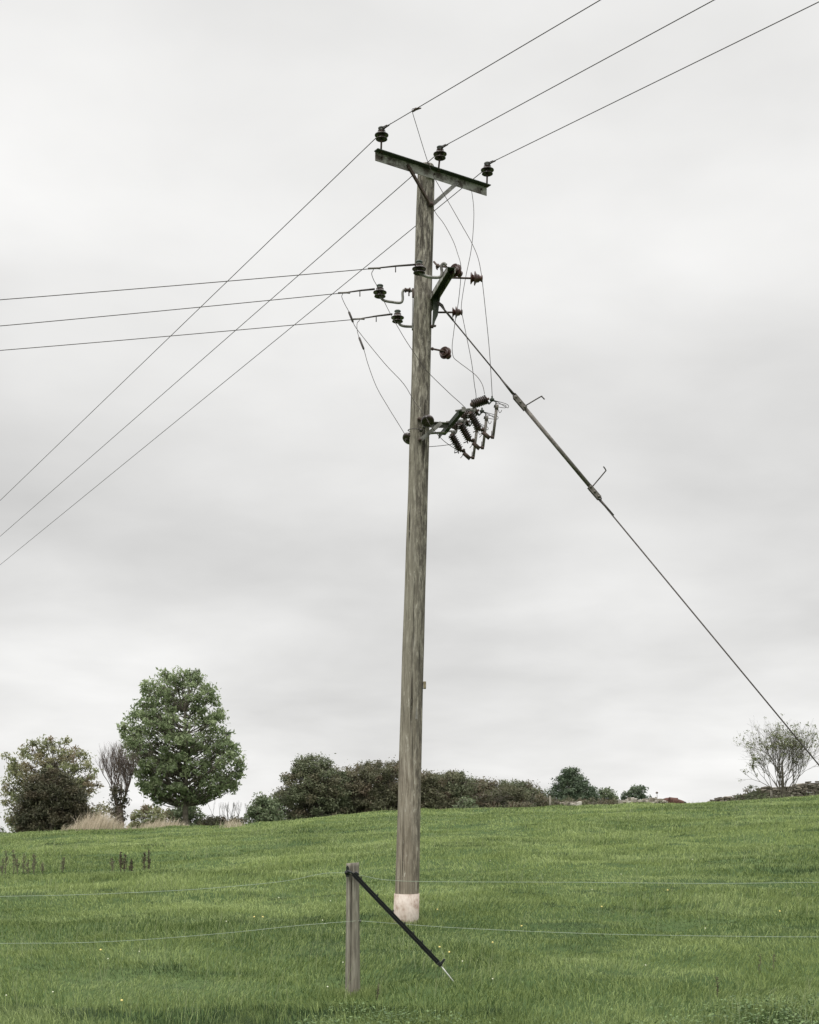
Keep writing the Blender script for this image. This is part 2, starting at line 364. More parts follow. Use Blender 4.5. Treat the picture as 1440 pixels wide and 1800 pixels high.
def leafy_cover():
    n = 15000; d = 9.3+R.rand(n)**1.5*1.1; px = R.rand(n)*1800-180; x = (px-720)*d/F
    m = (vn(x/.5, d/.3, 41)*.6+vn(x/1.6, d/.9, 42)*.4+.22*np.clip((px-500)/800, 0, 1)-.2*(px < 500)) > (.58+.14*(d-9.8)); d = d[m]; x = x[m]; n = len(x)
    z = G(x, d)+.01+R.rand(n)*.08; s = .0055+R.rand(n)*.0085
    a = R.rand(n)*6.283; t = (R.rand(n)-.5)*1.4
    u = np.stack([np.cos(a)*np.cos(t), np.sin(a)*np.cos(t), np.sin(t)], 1); q = np.stack([-np.sin(a), np.cos(a), (R.rand(n)-.5)*.8], 1)
    c = np.stack([x, d, z], 1); s = s[:, None]
    V = np.stack([c-u*s, c-u*s*.3+q*s*.75, c+u*s*.6+q*s*.5, c+u*s*1.2, c+u*s*.6-q*s*.5, c-u*s*.3-q*s*.75], 1).reshape(-1, 3)
    Fc = (np.arange(n*6)); nper = np.full(n, 6)
    ob = npmesh('ground_cover', V, Fc, nper, M_weed, v=np.repeat(R.rand(n), 6))
    tag(ob, 'low dark leafy weeds in the grass along the near edge', 'ground cover', kind='stuff')
M_weed = foliage('leafy weeds', (.045, .080, .030), (.19, .27, .105), .25)
leafy_cover()

# ------------------------------------------------------------------ trees
def in_poly(x, z, poly):
    c = False; j = len(poly)-1
    for i in range(len(poly)):
        xi, zi = poly[i]; xj, zj = poly[j]
        if (zi > z) != (zj > z) and x < (xj-xi)*(z-zi)/(zj-zi)+xi: c = not c
        j = i
    return c
def spans(poly, z):
    xs_ = []
    for i in range(len(poly)):
        x0, z0 = poly[i-1]; x1, z1 = poly[i]
        if (z0 > z) != (z1 > z): xs_.append(x0+(x1-x0)*(z-z0)/(z1-z0))
    return (min(xs_), max(xs_)) if xs_ else (0, 0)
def leaves(centres, radii, per, size, flat=.75, aspect=1.0):
    C = np.repeat(np.array(centres), per, 0); Rr = np.repeat(np.array(radii), per); n = len(C)
    dirv = R.normal(size=(n, 3)); dirv /= np.linalg.norm(dirv, axis=1)[:, None]
    rad = Rr*R.rand(n)**.5*(1+.32*np.abs(R.normal(size=n))*R.rand(n))
    an = np.repeat(R.uniform(.65, 1.3, (len(centres), 3)), per, 0)
    pos = C+dirv*rad[:, None]*an*np.array([1, 1, flat])
    a = R.normal(size=(n, 3)); a /= np.linalg.norm(a, axis=1)[:, None]
    # leaf planes tend to face outward and up
    nrm = dirv*.4+np.array([0, 0, .35])+R.normal(size=(n, 3))*.7; nrm /= np.linalg.norm(nrm, axis=1)[:, None]
    u = np.cross(nrm, a); u /= np.linalg.norm(u, axis=1)[:, None]; w = np.cross(nrm, u)
    s = (size*(.55+.8*R.rand(n)))[:, None]
    V = np.stack([pos-u*s, pos-w*s*.42*aspect+nrm*s*.1, pos+u*s, pos+w*s*.42*aspect+nrm*s*.1], 1).reshape(-1, 3)
    clv = np.repeat(R.rand(len(centres)), per)
    v = np.clip(.5*clv+.6*R.rand(n)-.05, 0, 1)
    return V, np.arange(n*4), np.full(n, 4), np.repeat(v, 4), np.repeat(clv, 4)
M_bark = simple('grey brown bark', (.085, .075, .058), (.19, .17, .135), .9, 0, 6, .4)
M_twig = simple('brown twig bark', (.075, .056, .048), (.15, .118, .10), .9, 0, 6, .3)
M_palebark = simple('olive grey bark', (.065, .058, .043), (.14, .125, .095), .9, 0, 6, .3)
def leafy(name, label, cat, px, d, poly_px, ncl, per, lsize, rc, mats, trunk_r, group=None, trunk_top=.75, surf=.55, dep=.85, bark=None, stems=1, low=.6):
    x0 = (px-720)*d/F; zb = g1(x0, d)-.05
    root = empty(name, (x0, d, zb), label, cat, group)
    poly = [((a-px)*d/F, (HY-b)*d/F+EZ-zb) for a, b in poly_px]
    zmin = min(p[1] for p in poly); zmax = max(p[1] for p in poly); xmin = min(p[0] for p in poly); xmax = max(p[0] for p in poly)
    cs, rs, tries = [], [], 0
    while len(cs) < ncl and tries < ncl*400:
        tries += 1
        z = random.uniform(zmin, zmax); x = random.uniform(xmin, xmax)
        if not in_poly(x, z, poly): continue
        a, b = spans(poly, z); hw = (b-a)/2; xc = (a+b)/2
        e = math.sqrt(max(0, 1-((x-xc)/max(hw, .01))**2))*hw*dep*min(1, .35+(zmax-z)/max(.01, (zmax-zmin)*.25))
        y = random.uniform(-1, 1); y = math.copysign(abs(y)**surf, y)*e
        r = rc*random.uniform(.6, 1.15)
        if any((x-c[0])**2+(y-c[1])**2+(z-c[2])**2 < (.62*rc)**2 for c in cs): continue
        # keep the puff inside the outline
        k_ = random.uniform(-.1, .6); x = min(max(x, a+r*k_), b-r*k_) if b-a > 1.2*r else xc
        cs.append((x, y, min(z, zmax-r*.5))); rs.append(r)
    top = zmin+(zmax-zmin)*trunk_top
    tb = MB(); H = top
    trs = []
    for s_ in range(stems):
        ax_ = 0 if stems == 1 else random.uniform(-.12, .12)*(xmax-xmin)*3
        tp = [Vector((ax_*(k/8)**1.2+random.uniform(-.04, .04)*H*.1*(k > 0)+(s_*.12-.06*stems)*(stems > 1), random.uniform(-.04, .04)*H*.1*(k > 0), -.15+(H+.15)*k/8)) for k in range(9)]
        tp = smooth(tp, 3); trs.append(tp)
        tb.tube(tp, [trunk_r*(1.25 if i == 0 else 1)*(1-.85*i/(len(tp)-1)) for i in range(len(tp))], 9)
    for c in cs:
        cv = Vector(c); tp = random.choice(trs); rr = math.hypot(c[0], c[1])
        zt = max(zmin*low if zmin > .3 else .12*H, min(c[2]-rr*random.uniform(.3, .75), top*.95))
        fr = min(max((zt+.15)/(H+.15), 0), .97); q = tp[int(fr*(len(tp)-1))]
        midp = q.lerp(cv, .5)+Vector((0, 0, -.06*rr))+Vector((random.uniform(-1, 1), random.uniform(-1, 1), random.uniform(-.5, .5)))*rr*.07
        r0 = trunk_r*(.20 if ncl > 240 else .30)*(1-.6*fr)
        tb.tube(smooth([q, midp, cv], 4), [r0*(1-.85*i/8)+.006 for i in range(9)], 5, False)
        for _ in range(4):
            dv = Vector((random.gauss(0, 1), random.gauss(0, 1), random.gauss(.3, 1))).normalized()*rc*.8
            st_ = midp.lerp(cv, random.uniform(.4, 1)); tb.tube([st_, st_+dv*.5+Vector((0, 0, .05)), st_+dv], [.016, .011, .006], 4, False)
    ml = mats
    tb.v = [(v[0]+x0, v[1]+d, v[2]+zb) for v in tb.v]
    tb.build('trunk', bark or M_bark, root)
    V, Fc, npf, v, p = leaves(cs, rs, per, lsize)
    npmesh('crown', V, Fc, npf, ml, root, v=v, attr=p)
    return root
M_ash = foliage('ash leaves', (.130, .178, .088), (.420, .490, .280), .5)
M_autumn = foliage('yellowing leaves', (.165, .185, .095), (.47, .49, .28), .5, (.25, .195, .135))
M_haw = foliage('dark hawthorn leaves', (.042, .048, .028), (.125, .120, .070), .25, (.095, .078, .050))
M_hedge = foliage('hedge leaves', (.082, .100, .056), (.24, .262, .155), .3, (.150, .130, .084))
M_hedgeb = foliage('browning hedge leaves', (.086, .090, .054), (.235, .23, .142), .3, (.160, .122, .085))
M_green = foliage('fresh shrub leaves', (.090, .125, .068), (.240, .285, .165), .3)
M_conif = foliage('dark evergreen leaves', (.055, .085, .052), (.160, .205, .125), .25)
M_sparse = foliage('small pale leaves', (.120, .145, .070), (.30, .32, .18), .35)

leafy('ash_tree', 'tallest tree with a full green crown on the left of the crest', 'tree', 326, 58,
      [(300, 1172), (350, 1180), (378, 1215), (392, 1262), (412, 1300), (429, 1335), (424, 1365), (408, 1392), (372, 1402), (345, 1414), (300, 1416), (268, 1410), (250, 1390), (236, 1362), (232, 1335), (218, 1308), (209, 1275), (230, 1262), (236, 1232), (250, 1220), (248, 1192), (275, 1192)],
      430, 50, .086, .30, M_ash, .145, surf=.8, dep=.58, low=1.05)
leafy('yellowing_tree', 'round yellowish green tree behind the dark hawthorn at far left', 'tree', 95, 62,
      [(85, 1296), (125, 1302), (150, 1330), (170, 1350), (182, 1390), (190, 1430), (185, 1462), (20, 1462), (10, 1420), (4, 1385), (14, 1340), (4, 1330), (35, 1310), (60, 1300)],
      235, 56, .078, .31, M_autumn, .13, surf=.8, dep=.6)
leafy('hawthorn_bush', 'dark brown hawthorn bush at far left beside pale dry grass', 'bush', 88, 54,
      [(90, 1348), (120, 1365), (135, 1385), (150, 1410), (158, 1440), (160, 1468), (32, 1470), (30, 1430), (40, 1395), (60, 1372)],
      150, 210, .055, .36, M_haw, .10, surf=.6, stems=3)
leafy('willow_shrub', 'low loose shrub below the tall green tree, left of its trunk', 'shrub', 275, 62,
      [(270, 1415), (300, 1420), (312, 1440), (310, 1462), (232, 1462), (228, 1440), (245, 1425)], 40, 70, .08, .3, M_autumn, .05, stems=3)
leafy('elder_shrub', 'rounded shrub right behind the trunk of the tall green tree', 'shrub', 335, 62,
      [(330, 1408), (352, 1422), (356, 1458), (298, 1458), (300, 1425)], 34, 80, .08, .3, M_green, .05, stems=2)
leafy('low_bramble', 'low brown bramble between the tall tree and the green shrub', 'bramble', 385, 60,
      [(350, 1440), (380, 1436), (410, 1438), (436, 1440), (440, 1460), (350, 1464)], 50, 60, .06, .26, M_hedgeb, .03, stems=3)
leafy('low_bramble', 'low bramble left of the yellowish tree at the photo edge', 'bramble', -14, 60,
      [(-70, 1452), (-30, 1449), (10, 1462), (22, 1470), (-70, 1474)], 25, 60, .06, .26, M_hedge, .03, stems=2)
leafy('green_shrub', 'isolated mid green shrub at the left end of the hedge', 'shrub', 465, 57,
      [(462, 1398), (480, 1408), (494, 1425), (496, 1450), (438, 1452), (438, 1425), (448, 1405)], 60, 90, .065, .28, M_green, .06, stems=3)
HG = 'hedge trees along the crest'
hedge = [
 ('tallest hedge tree, olive brown, second from the left end of the hedge', 545, 60, [(545, 1326), (572, 1335), (590, 1345), (605, 1365), (615, 1400), (612, 1442), (482, 1448), (478, 1405), (492, 1388), (505, 1358), (525, 1332)], 190, M_hedge),
 ('broad reddish brown hedge tree just left of the utility pole', 655, 61, [(625, 1350), (660, 1340), (700, 1342), (725, 1352), (728, 1436), (600, 1440), (598, 1360)], 180, M_hedgeb),
 ('dark hedge tree directly behind the pole and to its right', 745, 61, [(720, 1365), (750, 1358), (775, 1362), (790, 1430), (715, 1434)], 95, M_hedgeb),
 ('dark green hedge tree right of the utility pole', 787, 62, [(770, 1362), (790, 1355), (812, 1362), (832, 1380), (836, 1428), (750, 1430), (758, 1375)], 110, M_hedge),
 ('brownish hedge tree between two darker ones right of the pole', 847, 63, [(835, 1375), (858, 1370), (875, 1385), (885, 1425), (815, 1428), (822, 1382)], 80, M_hedgeb),
 ('low wide hedge tree near the conifer', 913, 63, [(880, 1380), (905, 1374), (930, 1378), (955, 1395), (965, 1420), (865, 1424), (868, 1395)], 95, M_hedge)]
for lab, px, d, poly, n, m in hedge:
    leafy('hedge_tree', lab, 'tree', px, d, poly, n, 165, .055, .36, m, .09, HG, surf=.6, stems=3)
leafy('hedge_undergrowth', 'tangled undergrowth filling the gaps between the hedge trees', 'hedge', 700, 61.6,
      [(492, 1400), (520, 1372), (560, 1352), (600, 1350), (640, 1348), (700, 1350), (760, 1366), (830, 1376), (880, 1382), (940, 1392), (962, 1404), (962, 1424), (700, 1438), (490, 1450)], 330, 90, .052, .30, M_hedgeb, .05, surf=.8, dep=.12, stems=6)
leafy('pale_shrub', 'small pale green shrub in front of the hedge right of the pole', 'shrub', 818, 58,
      [(808, 1405), (825, 1404), (840, 1415), (842, 1430), (796, 1432), (798, 1414)], 28, 80, .05, .22, M_green, .03, stems=2)
leafy('small_bramble', 'greyish bramble mound below the low wide hedge tree', 'bramble', 918, 58,
      [(905, 1412), (925, 1410), (938, 1418), (938, 1428), (888, 1430), (892, 1418)], 24, 70, .045, .2, M_hedgeb, .03, stems=2)
leafy('conifer', 'rounded dark evergreen, the tallest right of the hedge', 'tree', 1007, 66,
      [(1004, 1346), (1020, 1360), (1032, 1378), (1048, 1392), (1050, 1424), (966, 1426), (965, 1395), (980, 1372), (990, 1352)], 110, 150, .060, .32, M_conif, .09, surf=.6)
leafy('small_evergreen', 'small light green bush between the two dark evergreens', 'bush', 1068, 67,
      [(1066, 1382), (1082, 1395), (1088, 1424), (1050, 1425), (1054, 1392)], 36, 90, .055, .26, M_green, .05)
leafy('spiky_evergreen', 'loose dark evergreen bush left of the cow', 'bush', 1120, 68,
      [(1118, 1380), (1135, 1388), (1148, 1405), (1148, 1422), (1094, 1424), (1095, 1400), (1106, 1384)], 52, 85, .06, .26, M_conif, .05)
leafy('bramble', 'straggling bramble over the low end of the stone wall', 'bramble', 1322, 59.5,
      [(1312, 1386), (1330, 1378), (1345, 1392), (1352, 1412), (1290, 1416), (1298, 1398)], 30, 60, .045, .2, M_hedge, .02, stems=3)
leafy('low_hedge', 'low reddish brown scrub at the foot of the evergreens', 'scrub', 1030, 63,
      [(940, 1408), (980, 1404), (1040, 1406), (1090, 1408), (1095, 1426), (938, 1430)], 95, 60, .05, .24, M_hedgeb, .03, stems=4)

def grow(tb, tips, p, dv, ln, r, lev, spread, up, kids=(2, 3), shrink=.74):
    n = 4; pts = [p]; q = p.copy(); dd = dv.copy()
    for i in range(n):
        dd = (dd+Vector((random.gauss(0, 1), random.gauss(0, 1), random.gauss(0, 1)))*.09+Vector((0, 0, up))).normalized()
        q = q+dd*ln/n; pts.append(q)
    tb.tube(pts, [r*(1-.35*i/n) for i in range(n+1)], 7 if lev > 3 else 4, False)
    if lev <= 2: tips.extend([tuple(pts[2]), tuple(pts[-1])])
    if lev == 0: return
    for k in range(random.randint(*kids)):
        a = random.uniform(0, 6.283); s_ = random.uniform(.5, 1)*spread
        t1 = dd.cross(Vector((math.cos(a), math.sin(a), .3))).normalized()
        nd_ = (dd*math.cos(s_)+t1*math.sin(s_)).normalized()
        st_ = pts[-1] if k < 2 else pts[random.choice((2, 3))]
        grow(tb, tips, st_, nd_, ln*shrink*random.uniform(.8, 1.15), r*.62, lev-1, spread, up, kids, shrink)
# bare tree with ivy on its trunk
random.seed(21)
bx_, bd = (209-720)*56/F, 56; bz_ = g1(bx_, bd)-.1
bt = empty('bare_tree', (bx_, bd, bz_), 'leafless twiggy tree with ivy on its trunk, left of the tallest tree', 'tree')
tb = MB(); tips = []
tb.tube(smooth([Vector((bx_, bd, bz_)), Vector((bx_+.03, bd, bz_+.6)), Vector((bx_-.02, bd, bz_+1.15))]), [.20-.04*i/12 for i in range(13)], 10)
for a, l, s_ in ((-.55, .95, 0), (-.22, 1.1, .2), (.1, 1.15, -.2), (.40, .95, .1), (-.42, .85, -.3), (.24, 1.0, .3)):
    grow(tb, tips, Vector((bx_, bd, bz_+.95)), Vector((a, s_, 1)).normalized(), l*.76, .032, 5, .40, .125, (2, 4), .80)
tb.build('trunk', M_twig, bt)
V, Fc, npf, v, p = leaves([(random.uniform(-.2, .2), random.uniform(-.2, .2), z) for z in np.linspace(.5, 1.9, 24)], [.27]*24, 55, .06)
npmesh('ivy', V, Fc, npf, M_haw, bt, v=v, attr=p)
# sparse tree by the wall
random.seed(5)
sx, sdp = (1377-720)*58/F, 58; sz = g1(sx, sdp)-.1
st = empty('sparse_tree', (sx, sdp, sz), 'thin leaved tree of many bare branches by the stone wall at right', 'tree')
tb = MB(); tips = []
for a, b_, l in ((-.66, .2, .98), (-.45, -.3, 1.05), (-.22, .4, 1.15), (0, -.2, 1.2), (.2, .3, 1.15), (.42, -.4, 1.05), (.62, .2, .98), (-.33, -.1, 1.12), (.05, .3, 1.1)):
    grow(tb, tips, Vector((sx+a*.1, sdp+b_*.1, sz+.15)), Vector((a, b_, 1.05)).normalized(), l*.71, .026, 5, .50, .035, (2, 4), .85)
tb.tube([Vector((sx, sdp, sz-.1)), Vector((sx, sdp, sz+.5)), Vector((sx-.02, sdp, sz+1.0)), Vector((sx-.05, sdp, sz+1.8))], [.085, .07, .05, .03], 9)
tb.build('trunk', M_palebark, st)
tp_ = [(t_[0]-sx, t_[1]-sdp, t_[2]-sz) for t_ in tips]
tp_ = [t_ for t_ in tp_ if random.random() < .035+.07*(t_[2] > 2.3)+.08*(t_[0] < -1.0)]
V, Fc, npf, v, p = leaves(tp_, [.11]*len(tp_), 5, .05)
npmesh('crown', V, Fc, npf, M_sparse, st, v=v, attr=p)
# dead brown stalks behind the crest, under the tall tree
random.seed(8)
for px_, d_, hgt, lab in ((395, 60, .75, 'pale brown leafless willow scrub right of the tall tree'),):
    x_ = (px_-720)*d_/F; z_ = g1(x_, d_)-.05
    e_ = empty('dead_scrub', (x_, d_, z_), lab, 'scrub'); tb = MB(); tips = []
    for k in range(16):
        grow(tb, tips, Vector((x_+random.uniform(-.6, .9), d_+random.uniform(-.4, .4), z_)), Vector((random.uniform(-.25, .25), 0, 1)).normalized(), hgt*.7, .012, 3, .3, .12, (2, 2), .65)
    tb.build('stems', M_palebark, e_)

# ------------------------------------------------------------------ the utility pole
PD = 16.33; SC = F/PD
def axis_x(z): return -.04+(z-0.93)*(.24/8.87)            # pole leans a little to the right
PB = Vector((-.04, PD, .90)); 
POLE = empty('utility_pole', (PB.x, PB.y, PB.z), 'tall weathered wooden utility pole with pale painted foot', 'utility pole')
def pole_shaft():
    zs = np.linspace(.70, 9.73, 150); n = 56; vs = []; 
    for i, z in enumerate(zs):
        f = (z-.93)/8.87; r = .1405*(1-f)+.0995*f; cx_ = axis_x(z)
        top = 1 if z < 9.74 else 0
        for k in range(n):
            th = 2*math.pi*k/n
            lump = .0022*math.sin(3*th+z*1.3)+.0018*math.sin(7*th-z*.9+1)+.0014*math.sin(17*th+1.7*math.sin(z))+.0012*math.sin(z*5+th*2)
            rr = (r+lump)
            vs.append((cx_+rr*math.cos(th), PD+rr*math.sin(th), z))
    m = len(zs); fs = [(i*n+k, i*n+(k+1) % n, (i+1)*n+(k+1) % n, (i+1)*n+k) for i in range(m-1) for k in range(n)]
    b = MB(); b.add(vs, fs)
    # shallow roofed top, cut from both sides
    cxt = axis_x(9.73); top = []
    for k in range(n):
        th = 2*math.pi*k/n; top.append((cxt+.085*math.cos(th), PD+.085*math.sin(th), 9.765))
    base = (m-1)*n
    off = len(b.v); b.v += top; b.f += [(base+k, base+(k+1) % n, off+(k+1) % n, off+k) for k in range(n)]+[tuple(off+k for k in range(n))]; b.sm += [False]*(n+1)
    return b.build('shaft', M_pole, POLE)
SHAFT = pole_shaft()
b = MB(); n = 48; vs = []
for z, e in ((.72, .008), (.95, .008), (1.236, .007), (1.236, .0)):
    f = (z-.93)/8.87; r = .1405*(1-f)+.0995*f+e+.002
    for k in range(n): th = 2*math.pi*k/n; vs.append((axis_x(z)+r*math.cos(th), PD+r*math.sin(th), z+(.006*math.sin(th) if e < .0075 else 0)))
b.add(vs, [(i*n+k, i*n+(k+1) % n, (i+1)*n+(k+1) % n, (i+1)*n+k) for i in range(3) for k in range(n)])
o = b.build('painted_foot', M_base, POLE); o['label'] = 'pale pinkish painted foot of the pole'
# main crossarm: angle section
u = Vector((.835, .550, 0)).normalized(); nb = Vector((-.550, .835, 0)).normalized()      # along the arm, towards the pole
az_ = 7.832+EZ; AC = Vector((.205, PD, 0))-nb*.112
HL = .785
b = MB(); ctr = Vector((AC.x, AC.y, 0)); 
b.box(Vector((ctr.x, ctr.y, az_-.055)), u, nb, (0, 0, 1), HL, .004, .050)
b2 = MB(); c2 = ctr-nb*.034
b2.box(Vector((c2.x, c2.y, az_)), u, nb, (0, 0, 1), HL+.012, .039, .0045)
ARM = b.build('crossarm', M_web, POLE)
b2.build('arm_flange', M_moss, ARM)
def on_arm(px):                                     # point of the arm seen in column px
    k = (px-720)/F; t = (k*(c2.y)-c2.x)/(u.x-k*u.y); return Vector((c2.x, c2.y, az_))+u*t
for t in (-.70, -.35, .02, .36, .70):
    bo = MB(); q = Vector((ctr.x, ctr.y, az_-.05))+u*t; bo.lathe(q-nb*.02, nb, [(0, .012), (.018, .012)], 6); bo.build('bolt', M_rust, ARM)
pj = Vector((axis_x(9.1), PD, 0))-nb*.112; J = Vector((pj.x, pj.y, (HY-360)*pj.y/F+EZ))
for t, mt in ((-.34, M_rust), (.36, M_steel)):
    a = Vector((ctr.x, ctr.y, az_-.055))+u*t-nb*.012
    b = MB(); b.bar(a, J-nb*.004+u*(.018 if t > 0 else -.006)-nb*(.007 if t > 0 else 0), .044, .007, -nb); b.bar(a+nb*.0-Vector((0, 0, .022)), J+u*(.018 if t > 0 else -.006)-nb*.02-Vector((0, 0, .022)), .007, .030, -nb)
    b.build('brace', mt, ARM)
b = MB(); b.lathe(J-nb*.045, nb, [(0, .014), (.012, .014), (.013, .03), (.02, .03), (.05, .03)], 8); b.build('bolt', M_rust, ARM)
def pin_prof(s=1.0):
    return [(.026, .013), (.026, .028), (.006, .034), (.006, .039), (.018, .043), (.018, .053), (.002, .062), (.005, .067), (.014, .064), (.026, .042), (.040, .034), (.050, .038), (.050, .052), (.044, .072), (.048, .079), (.056, .079), (.063, .062), (.072, .048), (.100, .043)]
def insulator(base, axis=(0, 0, 1), parent=POLE, mat=None, s=1.0, pin_from=None, pin_r=.011, pin_pts=None, pin_mat=None, cap=True):
    base = Vector(base); ax = Vector(axis).normalized()
    pr = [(h*s, r*s) for h, r in pin_prof()]
    b = MB(); b.lathe(base, ax, pr, 28); o = b.build('insulator', mat or M_porc, parent)
    if cap:
        b = MB(); b.lathe(base, ax, [(.098*s, .045*s), (.104*s, .038*s), (.110*s, .031*s), (.120*s, .030*s), (.124*s, .039*s), (.134*s, .040*s), (.141*s, .033*s), (.144*s, .012*s)], 24)
        b.build('cap', M_cap if mat is None else mat, o)
    if pin_from is not None:
        b = MB(); b.tube([Vector(pin_from), base+ax*.05*s], pin_r, 10)
        if (Vector(pin_from)-base).length > .05:
            b.lathe(Vector(pin_from)-ax*.012, ax, [(0, .02), (.02, .02)], 6)
        b.build('pin', pin_mat or M_rust, o)
    if pin_pts:
        b = MB(); b.tube(smooth(pin_pts, 6)+[base+ax*.03*s], pin_r, 12); b.build('pin', pin_mat or M_steel, o)
    return o
TOPS = []
for px in (670, 771, 856):
    q = on_arm(px)
    bs = q+Vector((.006 if px != 771 else .018, 0, .132)); insulator(bs, parent=ARM, pin_from=q)
    TOPS.append(bs+Vector((0, 0, .117)))
# tee-off crossarm, pointing away from the camera along the right face of the pole
ud = Vector((-.213, .977, 0)).normalized(); wd = Vector((.977, .213, 0)).normalized()
za = 6.387+EZ
tc_ = Vector((.279, PD, za))
near, far = tc_-ud*.86, tc_+ud*.92
b = MB(); b.bar(near, far, .100, .007)
TEE = b.build('crossarm', M_moss, POLE); TEE['label'] = 'mossy lower crossarm pointing away from the camera'
b = MB(); b.bar(near-wd*.0465-Vector((0, 0, .031)), far-wd*.0465-Vector((0, 0, .031)), .007, .055)
b.bar(near+wd*.0465-Vector((0, 0, .031)), far+wd*.0465-Vector((0, 0, .031)), .007, .055); b.build('arm_flange', M_web, TEE)
# gusset brace from the arm's near half down to the pole
b = MB(); y_ = PD-.05
gp = [P(763, 508, y_), P(776, 508, y_), P(770, 552, y_), P(765, 563, y_), P(762, 575, y_), P(759.5, 575, y_)]
gp = [v_-Vector((0, .02, 0)) for v_ in gp]+[v_+Vector((0, .04, 0)) for v_ in gp]
b.add(gp, [tuple(range(6)), tuple(range(11, 5, -1))]+[(i, i+6, (i+1) % 6+6, (i+1) % 6) for i in range(6)], False); b.build('brace', M_moss, TEE)
b = MB(); b.lathe(Vector((axis_x(za-.33)+.10, PD-.06, za-.37)), (1, -.1, 0), [(0, .02), (.02, .022), (.021, .009), (.06, .009)], 8); b.build('bolt', M_rust, TEE)
for py_ in (575,):
    b = MB(); q = Vector((axis_x(7.7)+.10, PD-.03, (HY-py_)*PD/F+EZ)); b.lathe(q, (1, -.2, .05), [(0, .022), (.012, .022), (.013, .011), (.035, .011), (.036, .018), (.05, .018), (.051, .008), (.07, .008)], 8); b.build('bolt', M_rust, SHAFT)
# earth strip down the left face
b = MB(); b.box(Vector((axis_x(8.1)-.118, PD-.01, (HY-545)*PD/F+EZ)), (1, 0, 0), (0, 1, 0), (.02, 0, 1), .004, .02, .21); b.build('earth_strip', M_steel, SHAFT)
def dep(a, py): return a*F/(HY-py)                        # distance of a level height a seen in row py
# three tee insulators on swan necks
zi = za+.0
d1 = 15.50; i1 = P(737, 481, d1)
insulator(i1, parent=TEE, pin_pts=[P(785, 466, d1), P(780, 463, d1), P(776, 468, d1), P(777, 480, d1), P(773, 487, d1), P(757, 487, d1), P(743, 483, d1), P(737.5, 478, d1)], pin_r=.017)
d2 = 16.2; i2 = P(668, 522, d2)
insulator(i2, parent=TEE, pin_pts=[P(727, 512, d2), P(714, 509, d2), P(708, 513, d2), P(708, 526, d2), P(704, 532, d2), P(690, 531, d2), P(675, 528, d2), P(669, 522, d2)], pin_r=.015)
b = MB(); b.lathe(P(722, 510, d2), (-1, 0, 0), [(0, .03), (.02, .03), (.021, .02), (.05, .02), (.051, .028), (.07, .028), (.071, .014), (.09, .014)], 8)
b.box(P(726, 515, d2), (1, 0, 0), (0, 1, 0), (0, 0, 1), .010, .02, .05); b.box(P(719, 514, d2), (1, 0, 0), (0, 1, 0), (0, 0, 1), .008, .008, .04); b.build('clamp', M_rust, TEE)
d3 = 16.9; i3 = P(699, 566, d3)
insulator(i3, parent=TEE, pin_pts=[P(733, 575, d3), P(724, 574, d3), P(712, 573.5, d3), P(704, 571, d3), P(700, 565, d3)], pin_r=.016)
b = MB(); b.box(P(725.5, 574, PD-.02), (1, 0, 0), (0, 1, 0), (0, 0, 1), .010, .03, .035); b.build('clamp', M_steel, TEE)
# red-brown side insulators
def side_ins(a, b_, s, fwd, lab=None):
    ax = (b_-a).normalized(); bs = b_
    o = insulator(bs, ax+fwd, parent=TEE, mat=M_red, s=s, pin_from=None, cap=True)
    p_ = MB(); p_.tube([a, bs, bs+(ax+fwd).normalized()*.03], .011, 10); p_.lathe(a, ax, [(0, .02), (.018, .02)], 6); p_.build('pin', M_rust, o)
side_ins(P(788, 472, 15.6), P(797, 472, 15.55), .95, Vector((.1, 1.6, 0)))
side_ins(P(789, 488, 15.75), P(827, 489, 15.75), .98, Vector((0, 0, 0)))
side_ins(P(767, 549, 16.35), P(795, 549, 16.35), .86, Vector((0, 0, 0)))
side_ins(P(759, 613, 16.28), P(780, 617, 16.2), .92, Vector((-.1, 1.7, 0)))
# small knot of tie wire and clamp right of the pole
b = MB(); q = P(771, 468, 15.9)
b.tube([P(763, 460, 16.0), P(768, 466, 15.95), P(776, 468, 15.8), P(785, 469, 15.6)], .012, 8); b.lathe(P(766, 467, 15.95), (1, 0, -.2), [(0, .012), (.01, .026), (.03, .03), (.045, .012)], 8)
b.tube([P(768, 466, 15.94), P(767, 471, 15.94), P(769, 474, 15.93)], .007, 6); b.build('clamp', M_rust, TEE)
# switchgear bracket
zf = 4.873+EZ
n_, f_ = P(812, 722, 15.77), P(777, 764, 16.7)
zf = (n_.z+f_.z)/2; n_.z = zf; f_.z = zf
b = MB(); b.bar(n_, f_, .085, .007); b.bar(n_-wd*.039-Vector((0, 0, .028)), f_-wd*.039-Vector((0, 0, .028)), .007, .05)
FA = b.build('crossarm', M_moss, POLE); FA['label'] = 'short mossy bracket arm carrying the fuse switches'
ma = (n_+f_)/2
b = MB(); pr_ = Vector((axis_x(zf)+.06, PD-.14, zf)); 
b.bar(Vector((axis_x(zf)+.03, PD-.13, zf)), ma-ud*.03+Vector((0, 0, -.01)), .05, .008); b.bar(Vector((axis_x(zf)+.03, PD-.107, zf-.028)), ma-ud*.03+Vector((0, .023, -.038)), .007, .05)
b.bar(Vector((axis_x(zf)+.03, PD+.13, zf-.06)), ma+ud*.20+Vector((0, 0, -.05)), .06, .008)
b.build('bracket_arm', M_steel, FA)
b = MB(); b.bar(P(739, 774, PD-.15), P(776, 743, PD-.17), .045, .010, (0, -1, 0)); b.bar(P(739, 776, PD-.14), P(776, 745, PD-.16), .010, .03, (0, -1, 0)); b.build('brace', M_steel, FA)
